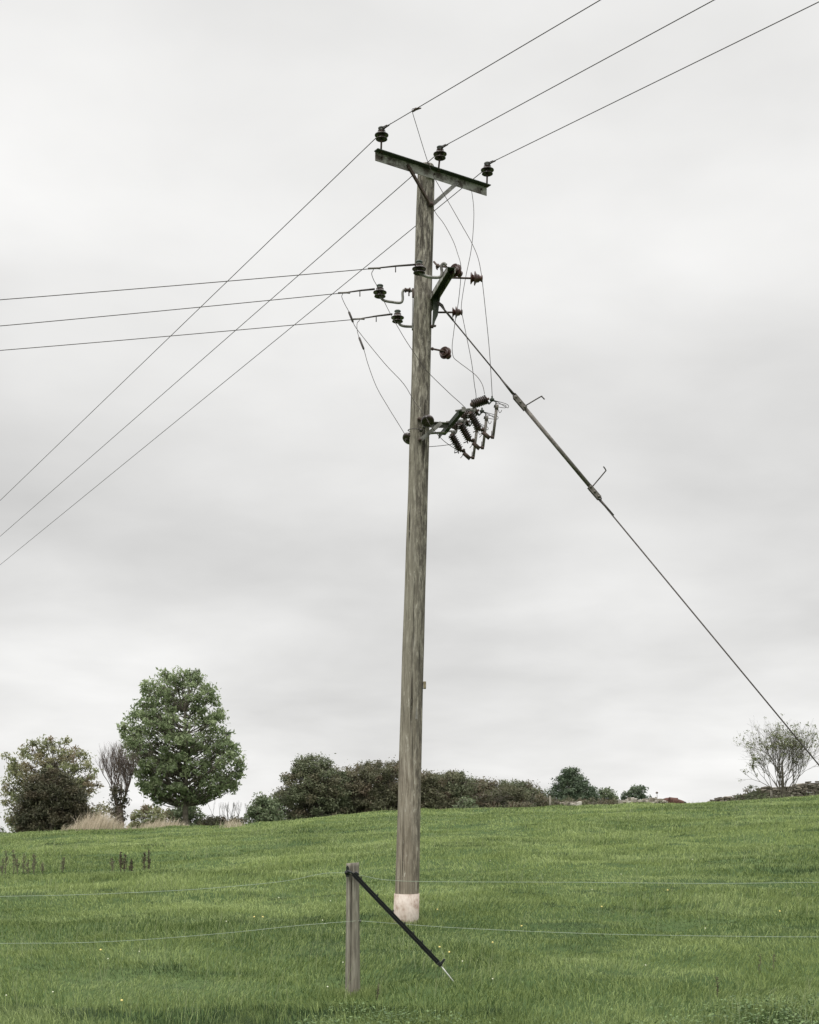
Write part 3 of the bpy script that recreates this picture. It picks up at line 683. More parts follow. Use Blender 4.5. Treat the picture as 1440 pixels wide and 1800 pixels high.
b = MB(); b.lathe(P(739, 773.5, PD-.13), (0, -1, -.2), [(0, .026), (.02, .026), (.021, .014), (.05, .014)], 8); b.build('bolt', M_rust, FA)
b = MB(); b.lathe(P(738, 738, PD-.11), (-.3, -1, 0), [(0, .022), (.03, .022), (.031, .012), (.05, .012)], 8); b.build('bolt', M_rust, FA)
b = MB(); b.box(n_+wd*.02+Vector((0, 0, .018)), wd, ud, (0, 0, 1), .022, .004, .026); b.build('end_plate', M_steel, FA)
# round black insulators under the switchgear
def ball(px, py, d, tilt):
    q = P(px, py, d); b = MB()
    ax = Vector(tilt).normalized()
    b.lathe(q-ax*.055, ax, [(0, .012), (0, .03), (.015, .058), (.035, .072), (.055, .076), (.075, .068), (.080, .045), (.078, .028), (.095, .024), (.10, .012)], 30)
    o = b.build('insulator', M_porc, POLE); p_ = MB(); p_.tube([q-ax*.05, q-ax*.05+Vector((0, .09, -.03))], .012, 8); p_.build('pin', M_rust, o)
ball(752, 740, PD-.28, (.12, -.55, -.75))
ball(718, 771, PD+.02, (-.45, -.45, -.7))
b = MB(); b.tube(smooth([P(726, 759, PD-.02), P(717.5, 757, PD-.06), P(722, 754, PD-.15), P(735, 754, PD-.19), P(741, 757, PD-.17), P(745, 750, PD-.25)]), .005, 6); b.lathe(P(740, 757, PD-.14), (0, -1, 0), [(0, .02), (.03, .02)], 8); b.build('earth_wire', M_stay, SHAFT)

def sheds(n, ln, r0, r1):
    pr = [(0, r0*.9)]; st = ln/n
    for i in range(n):
        h = i*st; pr += [(h+.12*st, r0), (h+.40*st, r1*.93), (h+.50*st, r1), (h+.58*st, r1*.95), (h+.68*st, r0*1.02)]
    return pr+[(ln, r0*.9)]
# three fuse switches: one unit laid out in photo pixels about its bracket, then real metres along the arm
UD = 15.85
def unit(o0):
    K = UD/F
    def Q(px, py, off=0.0): return o0+wd*((px-829)*K)+Vector((0, 0, -(py-718)*K))-ud*off
    b = MB()
    b.tube(smooth([Q(829, 709), Q(834, 711), Q(836, 716), Q(834, 722), Q(827, 727), Q(822, 731)]), .014, 8)
    b.bar(Q(808, 722), Q(828, 719), .03, .012); b.tube([Q(800, 724), Q(826, 719)], .011, 8); b.lathe(Q(826, 721), wd, [(0, .022), (.02, .024), (.04, .022)], 8)
    br = b.build('fuse_switch', M_steel, POLE)
    for a, c in ((Q(830, 711), Q(856, 700.5)), (Q(827, 727), Q(842, 752))):
        ax = c-a; b = MB(); b.lathe(a, ax, sheds(8, ax.length, .034, .054), 22); b.build('insulator', M_porc, br)
        b = MB(); b.lathe(a-ax.normalized()*.02, ax, [(0, .018), (.02, .030), (.03, .030)], 12); b.build('end_cap', M_rust, br); b = MB(); b.lathe(c-ax.normalized()*.006, ax, [(0, .032), (.012, .032), (.016, .014), (.04, .014)], 12); b.build('end_cap', M_rust, br)
    # top contact
    b = MB(); b.bar(Q(852, 693), Q(858, 704), .016, .022, ud); b.bar(Q(857, 702), Q(861, 708), .018, .018, ud); b.bar(Q(861, 708), Q(868, 700), .016, .020, ud)
    b.lathe(Q(866.5, 703), Vector((0, 0, 1)), [(0, .012), (.006, .026), (.03, .026), (.034, .010), (.06, .010)], 8)
    b.bar(Q(868, 701), Q(874, 703), .012, .016, ud); b.tube([Q(874, 702), Q(873, 711)], .008, 6); b.bar(Q(870, 711), Q(877, 712.5), .03, .014, ud); b.build('top_contact', M_moss, br)
    b = MB(); b.tube([Q(875, 712), Q(868.5, 765)], [.0175, .0155], 12); b.lathe(Q(875.3, 709), Q(875, 712)-Q(874.6, 716), [(0, .01), (.0, .022), (-.05, .022)], 10)
    b.build('fuse_tube', M_stayins, br)
    b = MB(); b.tube(smooth([Q(870, 701), Q(890, 705), Q(896, 708), Q(896.5, 711), Q(893, 712), Q(874, 703.5, .02)], 4), .0035, 5)
    b.tube(smooth([Q(877, 712), Q(889, 713), Q(892, 711), Q(890, 708), Q(874, 705, -.02)], 4), .0035, 5)
    b.tube(smooth([Q(878, 717), Q(880, 722), Q(883, 720), Q(884, 717)], 4), .0035, 5); b.build('arcing_horn', M_wire, br)
    b = MB(); b.tube([Q(849, 758), Q(862, 768.5)], .024, 12); b.bar(Q(861, 766), Q(869, 765), .02, .016, ud); b.tube([Q(865, 767), Q(866, 755)], .005, 6)
    b.lathe(Q(868, 766), wd, [(-.02, .02), (.012, .02)], 10); b.tube([Q(850, 759), Q(847, 764), Q(843.5, 768)], .004, 5)
    b.bar(Q(843, 752), Q(853, 757), .016, .018, ud); b.lathe(Q(849, 754), ud, [(-.03, .018), (.03, .018)], 8); b.build('hinge_contact', M_rust, br)
    b = MB(); b.tube([Q(843, 753), Q(838, 757), Q(832, 759.5)], .006, 6); b.tube([Q(838, 753), Q(840, 760)], .007, 6); b.build('terminal', M_rust, br)
    return Q
U0 = P(829, 718, UD)
QA = unit(U0); QB = unit(U0+ud*.435+Vector((0, 0, 0))); QC = unit(U0+ud*.87)
# small wooden block and notice plate low on the shaft
zq = (HY-1205)*PD/F+EZ; b = MB(); b.box(Vector((axis_x(zq)+.143, PD-.03, zq)), (1, 0, 0), (0, 1, 0), (0, 0, 1), .017, .03, .042); b.build('step_block', M_wood2, POLE, bevel=.004)
zq = (HY-1244)*PD/F+EZ; b = MB(); th = -1.35
for k in range(5):
    t0 = th-.02+k*.075; rr_ = .1290
    b.box(Vector((axis_x(zq)+rr_*math.cos(t0)+.002, PD+rr_*math.sin(t0), zq)), (-math.sin(t0), math.cos(t0), 0), (math.cos(t0), math.sin(t0), 0), (0, 0, 1), .0052, .002, .142)
b.build('notice_plate', M_tag, POLE)

# ------------------------------------------------------------------ overhead conductors
def reach(p0, hd, px):                                    # distance along hd from p0 until column px
    k = (px-720)/F; return (k*p0.y-p0.x)/(hd.x-k*hd.y)
hr = Vector((.62, -1, 0)).normalized(); hl = Vector((-.591, 1, 0)).normalized()
def span(name, p0, hd, px, py, total, label, cat, r, group, mat=M_wire, flat=.5):
    t = reach(p0, hd, px); q = p0+hd*t; zt = (HY-py)*q.y/F+EZ; sl = (zt-p0.z)/t
    pts = []
    for i in range(41):
        s_ = total*i/40; z = p0.z+sl*s_ if s_ <= t else zt+sl*(s_-t)*(1-flat*min(1, (s_-t)/(total-t+1e-6)))
        pts.append(p0+hd*s_+Vector((0, 0, z-p0.z)))
    b = MB(); b.tube(pts, r, 8); o = b.build(name, mat, loc=p0); tag(o, label, cat, group); return o, pts
GR = 'overhead conductors running past the pole top'
nm = ('left', 'middle', 'right')
CP = []
for i, (a, c) in enumerate((((1055, 0), (0, 880)), ((1255, 0), (0, 943)), ((1440, 3), (0, 993)))):
    o, pts = span('power_line', TOPS[i]+hr*.03, hr, a[0], a[1], 30, 'overhead wire rising to the upper right from the %s pole-top insulator' % nm[i], 'power line', .0045, GR, flat=.3); CP.append(pts)
    o, pts2 = span('power_line', TOPS[i]+hl*.03-Vector((0, 0, .035)), hl, c[0], c[1], 75, 'overhead wire falling away to the lower left from the %s pole-top insulator' % nm[i], 'power line', .0047, GR, flat=.6)
    # binding of the wire on the insulator head
    b = MB(); b.tube([TOPS[i]+hr*.16-Vector((0, 0, .02)), TOPS[i]+Vector((0, 0, .0)), TOPS[i]+hl*.08-Vector((0, 0, .03))], .009, 8)
    b.tube(smooth([TOPS[i]+hr*.20+Vector((0, 0, -.02)), TOPS[i]+Vector((.03, -.02, .0)), TOPS[i]+Vector((-.03, -.03, -.01)), TOPS[i]+hr*.12+Vector((0, 0, .0))]), .005, 6)
    b.build('binding', M_wire, ARM)
ht = Vector((-1, -.03, 0)).normalized()
GT = 'tee-off wires running left from the lower crossarm'
tw = []
for (p0, px_, py_, kx, ky, lab) in ((P(730, 465, d1), 0, 527, 655, 472, 'topmost of the three wires running left from below the pole top'),
                            (P(659, 508, d2), 0, 573, 602, 515, 'middle of the three wires running left from below the pole top'),
                            (P(690, 552, d3), 0, 616, 628, 561, 'lowest of the three wires running left from below the pole top')):
    # slightly steeper and thicker grip next to the insulator
    kt = reach(p0, ht, kx); kq = p0+ht*kt; kq.z = (HY-ky)*kq.y/F+EZ
    root = empty('power_line', kq, lab, 'power line', GT)
    t = reach(kq, ht, px_); q = kq+ht*t; zt = (HY-py_)*q.y/F+EZ; sl = (zt-kq.z)/t
    pts = [kq+ht*(22*i/30)+Vector((0, 0, sl*22*i/30+(.0012*(22*i/30)**2))) for i in range(31)]
    corr = .0012*t*t; pts = [p_-Vector((0, 0, corr*min(1, (p_-kq).length/t))) for p_ in pts]
    b = MB(); b.tube(pts, .0046, 8); b.build('conductor', M_wire, root)
    b = MB(); b.tube([kq, p0.lerp(kq, .45)+Vector((0, 0, .004)), p0], [.007, .0105, .012], 8)
    hk = p0.lerp(kq, .46); b.tube([hk+Vector((.0, 0, 0)), hk-Vector((0, 0, .065))], .0065, 6); b.build('grip', M_wire, root)
    tw.append(kq)
    b = MB(); b.tube([kq+Vector((-.05, 0, .0)), kq+Vector((.05, -.012, .0)), kq+Vector((.09, -.015, -.005))], .011, 8); b.build('clamp', M_stayins, root)

# ------------------------------------------------------------------ jumper wires
def on_line(pts, px):
    for a, c in zip(pts, pts[1:]):
        xa = 720+F*a.x/a.y; xc = 720+F*c.x/c.y
        if (xa-px)*(xc-px) <= 0: return a.lerp(c, (px-xa)/(xc-xa))
def jumper(pts, label, r=.0036, k=5, extra=None):
    b = MB(); b.tube(smooth(pts, k), r, 7); root = b.build('jumper_wire', M_wire, loc=Vector(pts[0]))
    tag(root, label, 'wire', 'jumper wires around the pole')
    if extra: extra(root)
    return root
c0 = on_line(CP[0], 731)
def tapclamp(q):
    def f(root):
        b = MB(); b.tube([q-Vector((.03, -.03, .01)), q, q+Vector((.06, -.02, .0))], [.010, .016, .006], 8); b.build('clamp', M_rust, root)
    return f
dd0 = c0.y
jumper([c0, P(726, 191, dd0), P(725, 196, dd0+.02), P(733, 223, 15.6), P(751, 281, 15.9), P(761, 306, 15.95), P(768, 320, 15.95), P(788, 354, 15.95), P(812, 396, 15.9), P(830, 428, 15.85), P(841, 455, 15.8), P(847, 486, 15.75), P(849, 503, 15.75), P(853, 540, 15.75), P(860, 610, 15.8), P(864, 670, 15.82), QA(867, 698)],
       'long wire tapped off the upper right conductor, passing in front of the crossarm', extra=tapclamp(c0))
jumper([P(824, 318, 16.7), P(829, 335, 16.6), P(833, 368, 16.5), P(832, 405, 16.4), P(828, 442, 16.35), P(820, 481, 16.35), P(814, 515, 16.35), P(811, 542, 16.3), P(814, 560, 16.3), P(820, 590, 16.3), P(829, 636, 16.3), P(834, 675, 16.4), P(837, 702, 16.5), QC(866, 700)],
       'wire dropping from behind the right end of the top crossarm to the middle side insulator')
jumper([P(756, 352, 16.5), P(766, 374, 16.42), P(781, 394, 16.2), P(797, 424, 16.0), P(805, 447, 15.7), P(810, 465, 15.5), P(810, 490, 15.7), P(806, 530, 16.0), P(800, 567, 16.15), P(797, 590, 16.15), P(795, 609, 16.1), P(797, 627, 16.12), P(806, 636, 16.12), P(822, 648, 16.1), P(838, 661, 16.0), P(848, 676, 15.95), P(852, 692, 15.86)],
       'wire threading the end-on brown insulators from behind the pole to the nearest fuse switch')
def sleeve(a, c):
    def f(root):
        b = MB(); b.tube([a, a.lerp(c, .1), a.lerp(c, .9), c], [.005, .013, .013, .005], 8); b.build('sleeve', M_wire, root)
    return f
jumper([tw[0], P(656.5, 474, 15.5), P(653.5, 481, 15.5), P(657, 492, 15.6), P(663, 503, 15.9), P(677, 533, 16.02), P(690, 558, 16.0), P(712, 596, 15.98), P(728, 620, 15.97), P(745, 645, 15.98), P(758, 660, 16.0), P(790, 691, 16.05), P(823, 723, 16.1), QB(843, 727)],
       'wire from the topmost left wire, crossing the front of the pole to the fuse switches')
jumper([tw[1], P(602, 518, d2), P(601, 522, d2), P(607, 536, d2), P(613, 547, d2), P(621, 567, d2), P(628, 579, d2), P(650, 607, d2-.05), P(680, 643, d2-.1), P(710, 675, 16.05), P(730, 708, 16.0), P(748, 732, 15.95), P(755, 745, 15.93), P(762, 755, 15.95), P(776, 771, 16.0), P(789, 781.5, 16.1), QC(838, 754)],
       'wire with a black sleeve from the middle left wire down to the round black insulator', extra=sleeve(P(613, 547, d2), P(621, 567, d2)))
jumper([tw[2], P(632, 563, d3-.1), P(628, 568, d3-.15), P(628, 580, d3-.2), P(631, 592, d3-.25), P(640, 615, d3-.3), P(647, 640, d3-.35), P(662, 680, d3-.4), P(682, 715, 16.45), P(700, 744, 16.4), P(714, 767, 16.35)],
       'lowest wire with a black sleeve, curving left of the pole to the half hidden insulator', extra=sleeve(P(631, 592, d3-.25), P(640, 615, d3-.3)))
jumper([P(745, 786, PD+.12), P(757, 785, PD+.1), P(775, 783.5, 16.3), P(789, 781.8, 16.12), P(800, 781.5, 16.4), QC(832, 759)], 'short near level wire from behind the pole to the lowest fuse switch')

# ------------------------------------------------------------------ guy wire
ga_ = P(770, 531, PD-.1); sd_ = PD-.12
def SP(px, py): return P(px, py, sd_)
end = SP(1660, 1613); end.z = g1(end.x, end.y)-.05
GW = empty('guy_wire', end, 'steel stay wire with insulating rod slanting down right from the pole', 'guy wire')
b = MB(); b.tube([SP(771, 532), SP(905, 695)], .0085, 8); b.tube([SP(1053, 877), SP(1440, 1345), end], .0085, 8); b.build('stay_strand', M_stay, GW)
for ps, rs_ in (([SP(769, 530), SP(797, 563)], [.010, .013]), ([SP(880, 665), SP(902, 692)], [.009, .017]), ([SP(1054, 878), SP(1079, 906)], [.016, .010])):
    b = MB(); b.tube(ps, rs_, 8); b.build('preformed_grip', M_stay, GW)
for ps in ([SP(768, 534), SP(776, 538), SP(782, 545)], [SP(771, 531), SP(778, 536), SP(782, 545)], [SP(902, 692), SP(903, 699), SP(908, 702)], [SP(902, 691), SP(906, 692), SP(910, 697)], [SP(1050, 874), SP(1051, 877), SP(1055, 880)], [SP(1055, 872), SP(1057, 876), SP(1056, 881)]):
    b = MB(); b.tube(ps, .009, 8); b.build('loop', M_stay, GW)
sx_ = (SP(1052, 875)-SP(908, 699)).normalized()
b = MB(); b.tube([SP(920, 714), SP(1040, 858)], .0235, 14); b.build('insulating_rod', M_stayins, GW)
for a, c in ((SP(905, 697), SP(924, 719)), (SP(1036, 855), SP(1054, 876))):
    b = MB(); b.bar(a-Vector((0, .028, 0)), c-Vector((0, .028, 0)), .008, .052, (0, 0, 1)); b.bar(a+Vector((0, .028, 0)), c+Vector((0, .028, 0)), .008, .052, (0, 0, 1))
    for t in (.1, .5, .9): b.lathe(a.lerp(c, t)-Vector((0, .045, 0)), (0, 1, 0), [(0, .015), (.09, .015)], 6)
    b.build('clevis', M_stayins, GW)
b = MB(); b.tube(smooth([SP(924, 713), SP(950, 697.5), SP(953, 697.5), SP(957.5, 702)], 4), .0075, 7); b.build('arcing_horn', M_stay, GW)
b = MB(); b.tube(smooth([SP(1041, 856), SP(1063, 830), SP(1065, 826), SP(1061, 820)], 4), .0075, 7); b.build('arcing_horn', M_stay, GW)

# ------------------------------------------------------------------ fence
FD = 11.4
fx = (620-720)*FD/F; fz = g1(fx, FD)
FP = empty('fence_post', (fx, FD, fz), 'round weathered wooden fence post in the foreground with a long crack', 'fence post')
def fence_post():
    zt = (HY-1517)*FD/F+EZ; n = 72; zs = np.linspace(fz-.25, zt, 50); vs = []
    for i, z in enumerate(zs):
        f = (z-fz)/(zt-fz); r = .0600-.0065*f
        for k in range(n):
            th = 2*math.pi*k/n; lump = .0012*math.sin(2*th+z*3)+.0009*math.sin(9*th+z)
            ang = (th-(-1.68-.16*math.sin(z*2.1))+math.pi) % (2*math.pi)-math.pi
            w_ = .06*(1 if f > .28 else max(0, (f-.12)/.16)); cr_ = .034*math.exp(-(ang/max(w_, .01))**2)*(1 if f > .12 else 0)
            rr = r+lump-cr_
            vs.append((fx+rr*math.cos(th), FD+rr*math.sin(th), z+(.004*math.cos(th) if i == len(zs)-1 else 0)))
    m = len(zs); b = MB(); b.add(vs, [(i*n+k, i*n+(k+1) % n, (i+1)*n+(k+1) % n, (i+1)*n+k) for i in range(m-1) for k in range(n)])
    b.f.append(tuple((m-1)*n+k for k in range(n))); b.sm.append(False)
    return b.build('post', M_post, FP)
fence_post()
b = MB()   # ring insulator, upper left of the post
q = P(611, 1534, FD-.07); b.lathe(q+Vector((0, .03, 0)), (0, -1, 0), [(0, .016), (.01, .022), (.022, .024), (.03, .016), (.04, .012)], 14)
b.box(q+Vector((.0, 0, .03)), (1, 0, 0), (0, 1, 0), (0, 0, 1), .011, .012, .016); b.box(q+Vector((-.002, 0, -.026)), (1, 0, 0), (0, 1, 0), (0, 0, 1), .014, .012, .008); b.tube([q+Vector((.0, .03, 0)), q+Vector((.02, .055, 0))], .010, 8)
b.lathe(q+Vector((-.022, 0, .0)), (1, 0, 0), [(0, .015), (.045, .015)], 12); b.box(q+Vector((.0, 0, .046)), (1, 0, .2), (0, 1, 0), (0, 0, 1), .006, .006, .01); b.build('ring_insulator', M_black, FP)
b = MB(); q2 = P(633, 1619, FD); b.lathe(q2-Vector((.022, 0, 0)), (1, 0, 0), [(0, .008), (.018, .008), (.019, .013), (.028, .013), (.03, .007)], 10); b.build('ring_insulator', M_black, FP)
FG = 'electric fence wires crossing the foreground'
def fw(pts, label):
    b = MB(); b.tube(smooth(pts, 6), .0019, 6); o = b.build('fence_wire', M_poly, loc=pts[0]); tag(o, label, 'fence wire', FG)
D = FD-.06
fw([P(-900, 1600, D+.2), P(-300, 1582, D), P(0, 1576, D), P(150, 1572.5, D), P(300, 1566, D), P(400, 1559, D), P(500, 1549, D), P(560, 1537, D), P(585, 1534.5, D), P(611, 1535, D-.02), P(622, 1536.5, D-.025), P(645, 1541, D), P(680, 1547, D), P(760, 1550, D), P(1000, 1551, D), P(1250, 1553, D), P(1440, 1551, D), P(1800, 1547, D), P(2300, 1540, D+.2)], 'upper pale electric fence wire crossing the foreground')
D2 = FD-.01
fw([P(-900, 1668, D2), P(-300, 1662, D2), P(0, 1658.5, D2), P(130, 1657.5, D2), P(250, 1652, D2), P(400, 1640, D2), P(520, 1627.5, D2), P(600, 1621, D2-.06), P(620, 1619.5, D2-.066), P(634, 1619, D2-.02), P(700, 1624, D2), P(800, 1631, D2), P(950, 1638, D2), P(1100, 1643, D2), P(1300, 1646, D2), P(1440, 1647, D2), P(1800, 1646, D2), P(2300, 1640, D2)], 'lower pale electric fence wire crossing the foreground')
# leaning black plastic stake
sD = FD-.10
def T_(px, py, o=0): return P(px, py, sD+o)
tip = T_(798, 1726); SK_ = empty('fence_stake', tip, 'black plastic fence stake hooked on the wire and leaning from the post', 'fence stake')
b = MB(); a_, c_ = T_(621, 1536), T_(772, 1694); ax = (c_-a_).normalized(); sn = ax.cross(Vector((0, 1, 0))).normalized()
b.bar(a_, c_, .005, .027, sn.cross(ax)); 
for o_ in (-.012, 0, .012): b.bar(a_+sn*o_, c_+sn*o_, .014 if o_ else .020, .0042, sn.cross(ax))
b.tube([T_(610, 1531), T_(617, 1533), T_(624, 1538)], .008, 8); b.tube([T_(622, 1537), T_(626, 1533), T_(631, 1538)], .008, 8)
b.build('stake_shaft', M_black, SK_)
up = -sn if sn.z < 0 else sn
for (lx, ly) in ((632, 1545), (661, 1575), (689, 1603), (708, 1626), (724, 1642), (739, 1658), (754, 1674)):
    q = T_(lx, ly); t = (q-a_).dot(ax); q = a_+ax*t+up*.022
    b = MB(); q = q-up*.006; b.bar(q-ax*.022, q+ax*.016, .010, .010, up.cross(ax)); b.bar(q+ax*.012, q+ax*.012+up*.018-ax*.016, .010, .009, (0, 1, 0)); b.build('wire_lug', M_black, SK_)
b = MB(); b.bar(c_-ax*.01, c_+ax*.012, .03, .045, up.cross(ax)); q = c_+ax*.0
vs = [q+up*.005, q+up*.055-ax*.004, q+up*.063+ax*.010, q+up*.035+ax*.018, q+up*.0+ax*.028, q-up*.02+ax*.018]
vs = [v_-Vector((0, .011, 0)) for v_ in vs]+[v_+Vector((0, .011, 0)) for v_ in vs]
b.add(vs, [tuple(range(6)), tuple(range(11, 5, -1))]+[(i, i+6, (i+1) % 6+6, (i+1) % 6) for i in range(6)], False); b.build('foot_tread', M_black, SK_, bevel=.002)
b = MB(); b.tube([c_+ax*.01, tip-(tip-c_).normalized()*.012, tip], [.0042, .0042, .001], 8); b.build('spike', M_bright, SK_)

# ------------------------------------------------------------------ stones, wall, distant posts, cow
def stone_mat():
    m, t, b = material('pale limestone'); n = tnoise(t, 5, detail=6, rough=.65, coord='Object'); a = mnode(t, 'ShaderNodeAttribute', attribute_name='v')
    c = ramp(t, a.outputs['Fac'], [(0, (.085, .072, .055)), (.55, (.23, .20, .16)), (1, (.52, .49, .43))])
    c = mixc(t, ramp(t, n, [(.40, (.6, .6, .6)), (.6, (0, 0, 0))]), c, (.10, .09, .065)); t.links.new(c, b.inputs['Base Color']); b.inputs['Roughness'].default_value = .9; bump(t, b, n, .6, .03); return m
M_stone = stone_mat()
def stone_verts(c, sx, sy, sz, rot, rnd):
    vs = []
    for i in (-1, 1):
        for j in (-1, 1):
            for k in (-1, 1):
                vs.append(Vector((i*sx*rnd.uniform(.75, 1.05), j*sy*rnd.uniform(.75, 1.05), k*sz*rnd.uniform(.7, 1.05))))
    m = Matrix.Rotation(rot, 3, 'Z') @ Matrix.Rotation(rnd.uniform(-.12, .12), 3, 'Y')
    return [m @ v+Vector(c) for v in vs]
BF = [(0, 1, 3, 2), (4, 6, 7, 5), (0, 4, 5, 1), (2, 3, 7, 6), (0, 2, 6, 4), (1, 5, 7, 3)]
def stones(name, specs, root, lo=0., hi=1.):
    b = MB(); vv = []; rnd = random.Random(3); o0 = worldloc(root)
    for (c, sx_, sy_, sz_, rt) in specs:
        b.add(stone_verts(c, sx_, sy_, sz_, rt, rnd), BF, False); vv += [lo+(hi-lo)*rnd.random()**1.3]*8
    o = b.build(name, M_stone, root); a = o.data.attributes.new('v', 'FLOAT', 'POINT'); a.data.foreach_set('value', vv)
    m = o.modifiers.new('b', 'BEVEL'); m.width = .018; m.segments = 2; return o
rnd = random.Random(12)
def wall(root, pts, course=.075):
    """pts: (px, distance, top height above ground)"""
    specs = []
    for (pa, da, ha), (pb, db, hb) in zip(pts, pts[1:]):
        A = P(pa, 1400, da); B = P(pb, 1400, db); ln = math.hypot(B.x-A.x, B.y-A.y); rot = math.atan2(B.y-A.y, B.x-A.x)
        for side in (-.13, .13):
            z = 0
            while z < max(ha, hb):
                th = course*rnd.uniform(.7, 1.25); s_ = rnd.uniform(-.1, .1)
                while s_ < ln:
                    w_ = rnd.uniform(.10, .30); f = min(max((s_+w_/2)/ln, 0), 1); h = ha+(hb-ha)*f+rnd.uniform(-.05, .05)
                    if z+th*.5 < h:
                        x = A.x+(B.x-A.x)*f; y = A.y+(B.y-A.y)*f; gz = g1(x, y)
                        specs.append(((x-math.sin(rot)*side+rnd.uniform(-.02, .02), y+math.cos(rot)*side+rnd.uniform(-.03, .03), gz+z+th/2-.02), w_/2*.97, .13, th/2*.95, rot+rnd.uniform(-.08, .08)))
                    s_ += w_
                z += th
    return specs
wl = P(1340, 1400, 61); WR = empty('dry_stone_wall', (wl.x, wl.y, g1(wl.x, wl.y)), 'dry stone wall with a crumbling left end at right under the thin tree', 'wall')
WP = [(1236, 61, .12), (1246, 61, .30), (1262, 61, .42), (1285, 61, .48), (1300, 61, .42), (1325, 61, .55), (1345, 61.2, .72), (1375, 61.4, .80), (1400, 61.6, .86), (1440, 62, .88), (1560, 63, .9), (1700, 64, .9)]
stones('stonework', wall(WR, WP), WR, 0, .75)
# loose pale stones: each its own thing
random.seed(4)
cnt = 0
for (px_, py_, d_, s_, lab) in ([(1018, 1416, 57, .12, 'single upright white stone left of the cow, right of the low pile'), (566, 1442, 53, .06, 'lone white stone in the grass before the hedge')]):
    q = P(px_, py_, d_); q.z = g1(q.x, q.y)+s_*(1.5 if px_ > 900 else .5)
    b = MB(); b.add(stone_verts((q.x, q.y, q.z), s_*.9, s_*.8, s_, .4, rnd), BF, False); o = b.build('stone', M_stone, loc=q); tag(o, lab, 'stone')
    a = o.data.attributes.new('v', 'FLOAT', 'POINT'); a.data.foreach_set('value', [1.]*8); m = o.modifiers.new('b', 'BEVEL'); m.width = .03; m.segments = 3
def pile(x0, x1, d, hmax, n, label, seed):
    rr = random.Random(seed); c = P((x0+x1)/2, 1410, d); root = empty('stone_pile', (c.x, c.y, g1(c.x, c.y)), label, 'stone pile'); sp_ = []
    for i in range(n):
        px_ = rr.uniform(x0, x1); dd_ = d+rr.uniform(-.25, .25); x = (px_-720)*dd_/F; hz = rr.random()*hmax*(.5+.5*math.sin((px_-x0)/(x1-x0)*9+seed)**2)
        sp_.append(((x, dd_, g1(x, dd_)+hz+.12), rr.uniform(.07, .17), rr.uniform(.08, .14), rr.uniform(.035, .08), rr.uniform(0, 3)))
    stones('stones', sp_, root, .5, 1.0)
pile(1092, 1150, 58, .30, 75, 'low pile of pale wall stones below the loose dark evergreen', 2)
pile(1144, 1168, 58, .14, 36, 'low tumbled pale stones right in front of the cow', 5)
pile(990, 1016, 58, .18, 26, 'short low run of pale stones below the tallest evergreen', 7)
def far_post(px_, ytop, d, w_, lab):
    x = (px_-720)*d/F; z0 = g1(x, d)-.1; zt = (HY-ytop)*d/F+EZ; b = MB(); b.tube([Vector((x, d, z0)), Vector((x+.01, d, (z0+zt)/2)), Vector((x, d, zt))], [w_, w_*.97, w_*.9], 10)
    o = b.build('fence_post', M_post, loc=(x, d, z0)); tag(o, lab, 'fence post', 'distant fence posts on the crest')
far_post(967, 1399, 59, .05, 'distant wooden post standing left of the tallest evergreen')
far_post(1153, 1401, 60, .045, 'distant post beside the tumbled stones left of the cow')
far_post(988, 1413, 58, .03, 'short distant stump at the left end of the low stones')
far_post(1356, 1390, 59.5, .05, 'distant wooden post in front of the stone wall below the thin tree')
# thistle-like stalk left of the cow
b = MB(); q = P(1155, 1416, 59); b.tube([Vector((q.x, q.y, g1(q.x, q.y))), P(1155.5, 1400, 59), P(1155, 1394, 59)], [.012, .01, .008], 5)
b.lathe(P(1155, 1395.5, 59), (0, 0, 1), [(0, .01), (.02, .05), (.06, .055), (.09, .02)], 8); o = b.build('thistle', M_twig, loc=q); tag(o, 'tall thin seed head standing on the skyline left of the cow', 'plant')
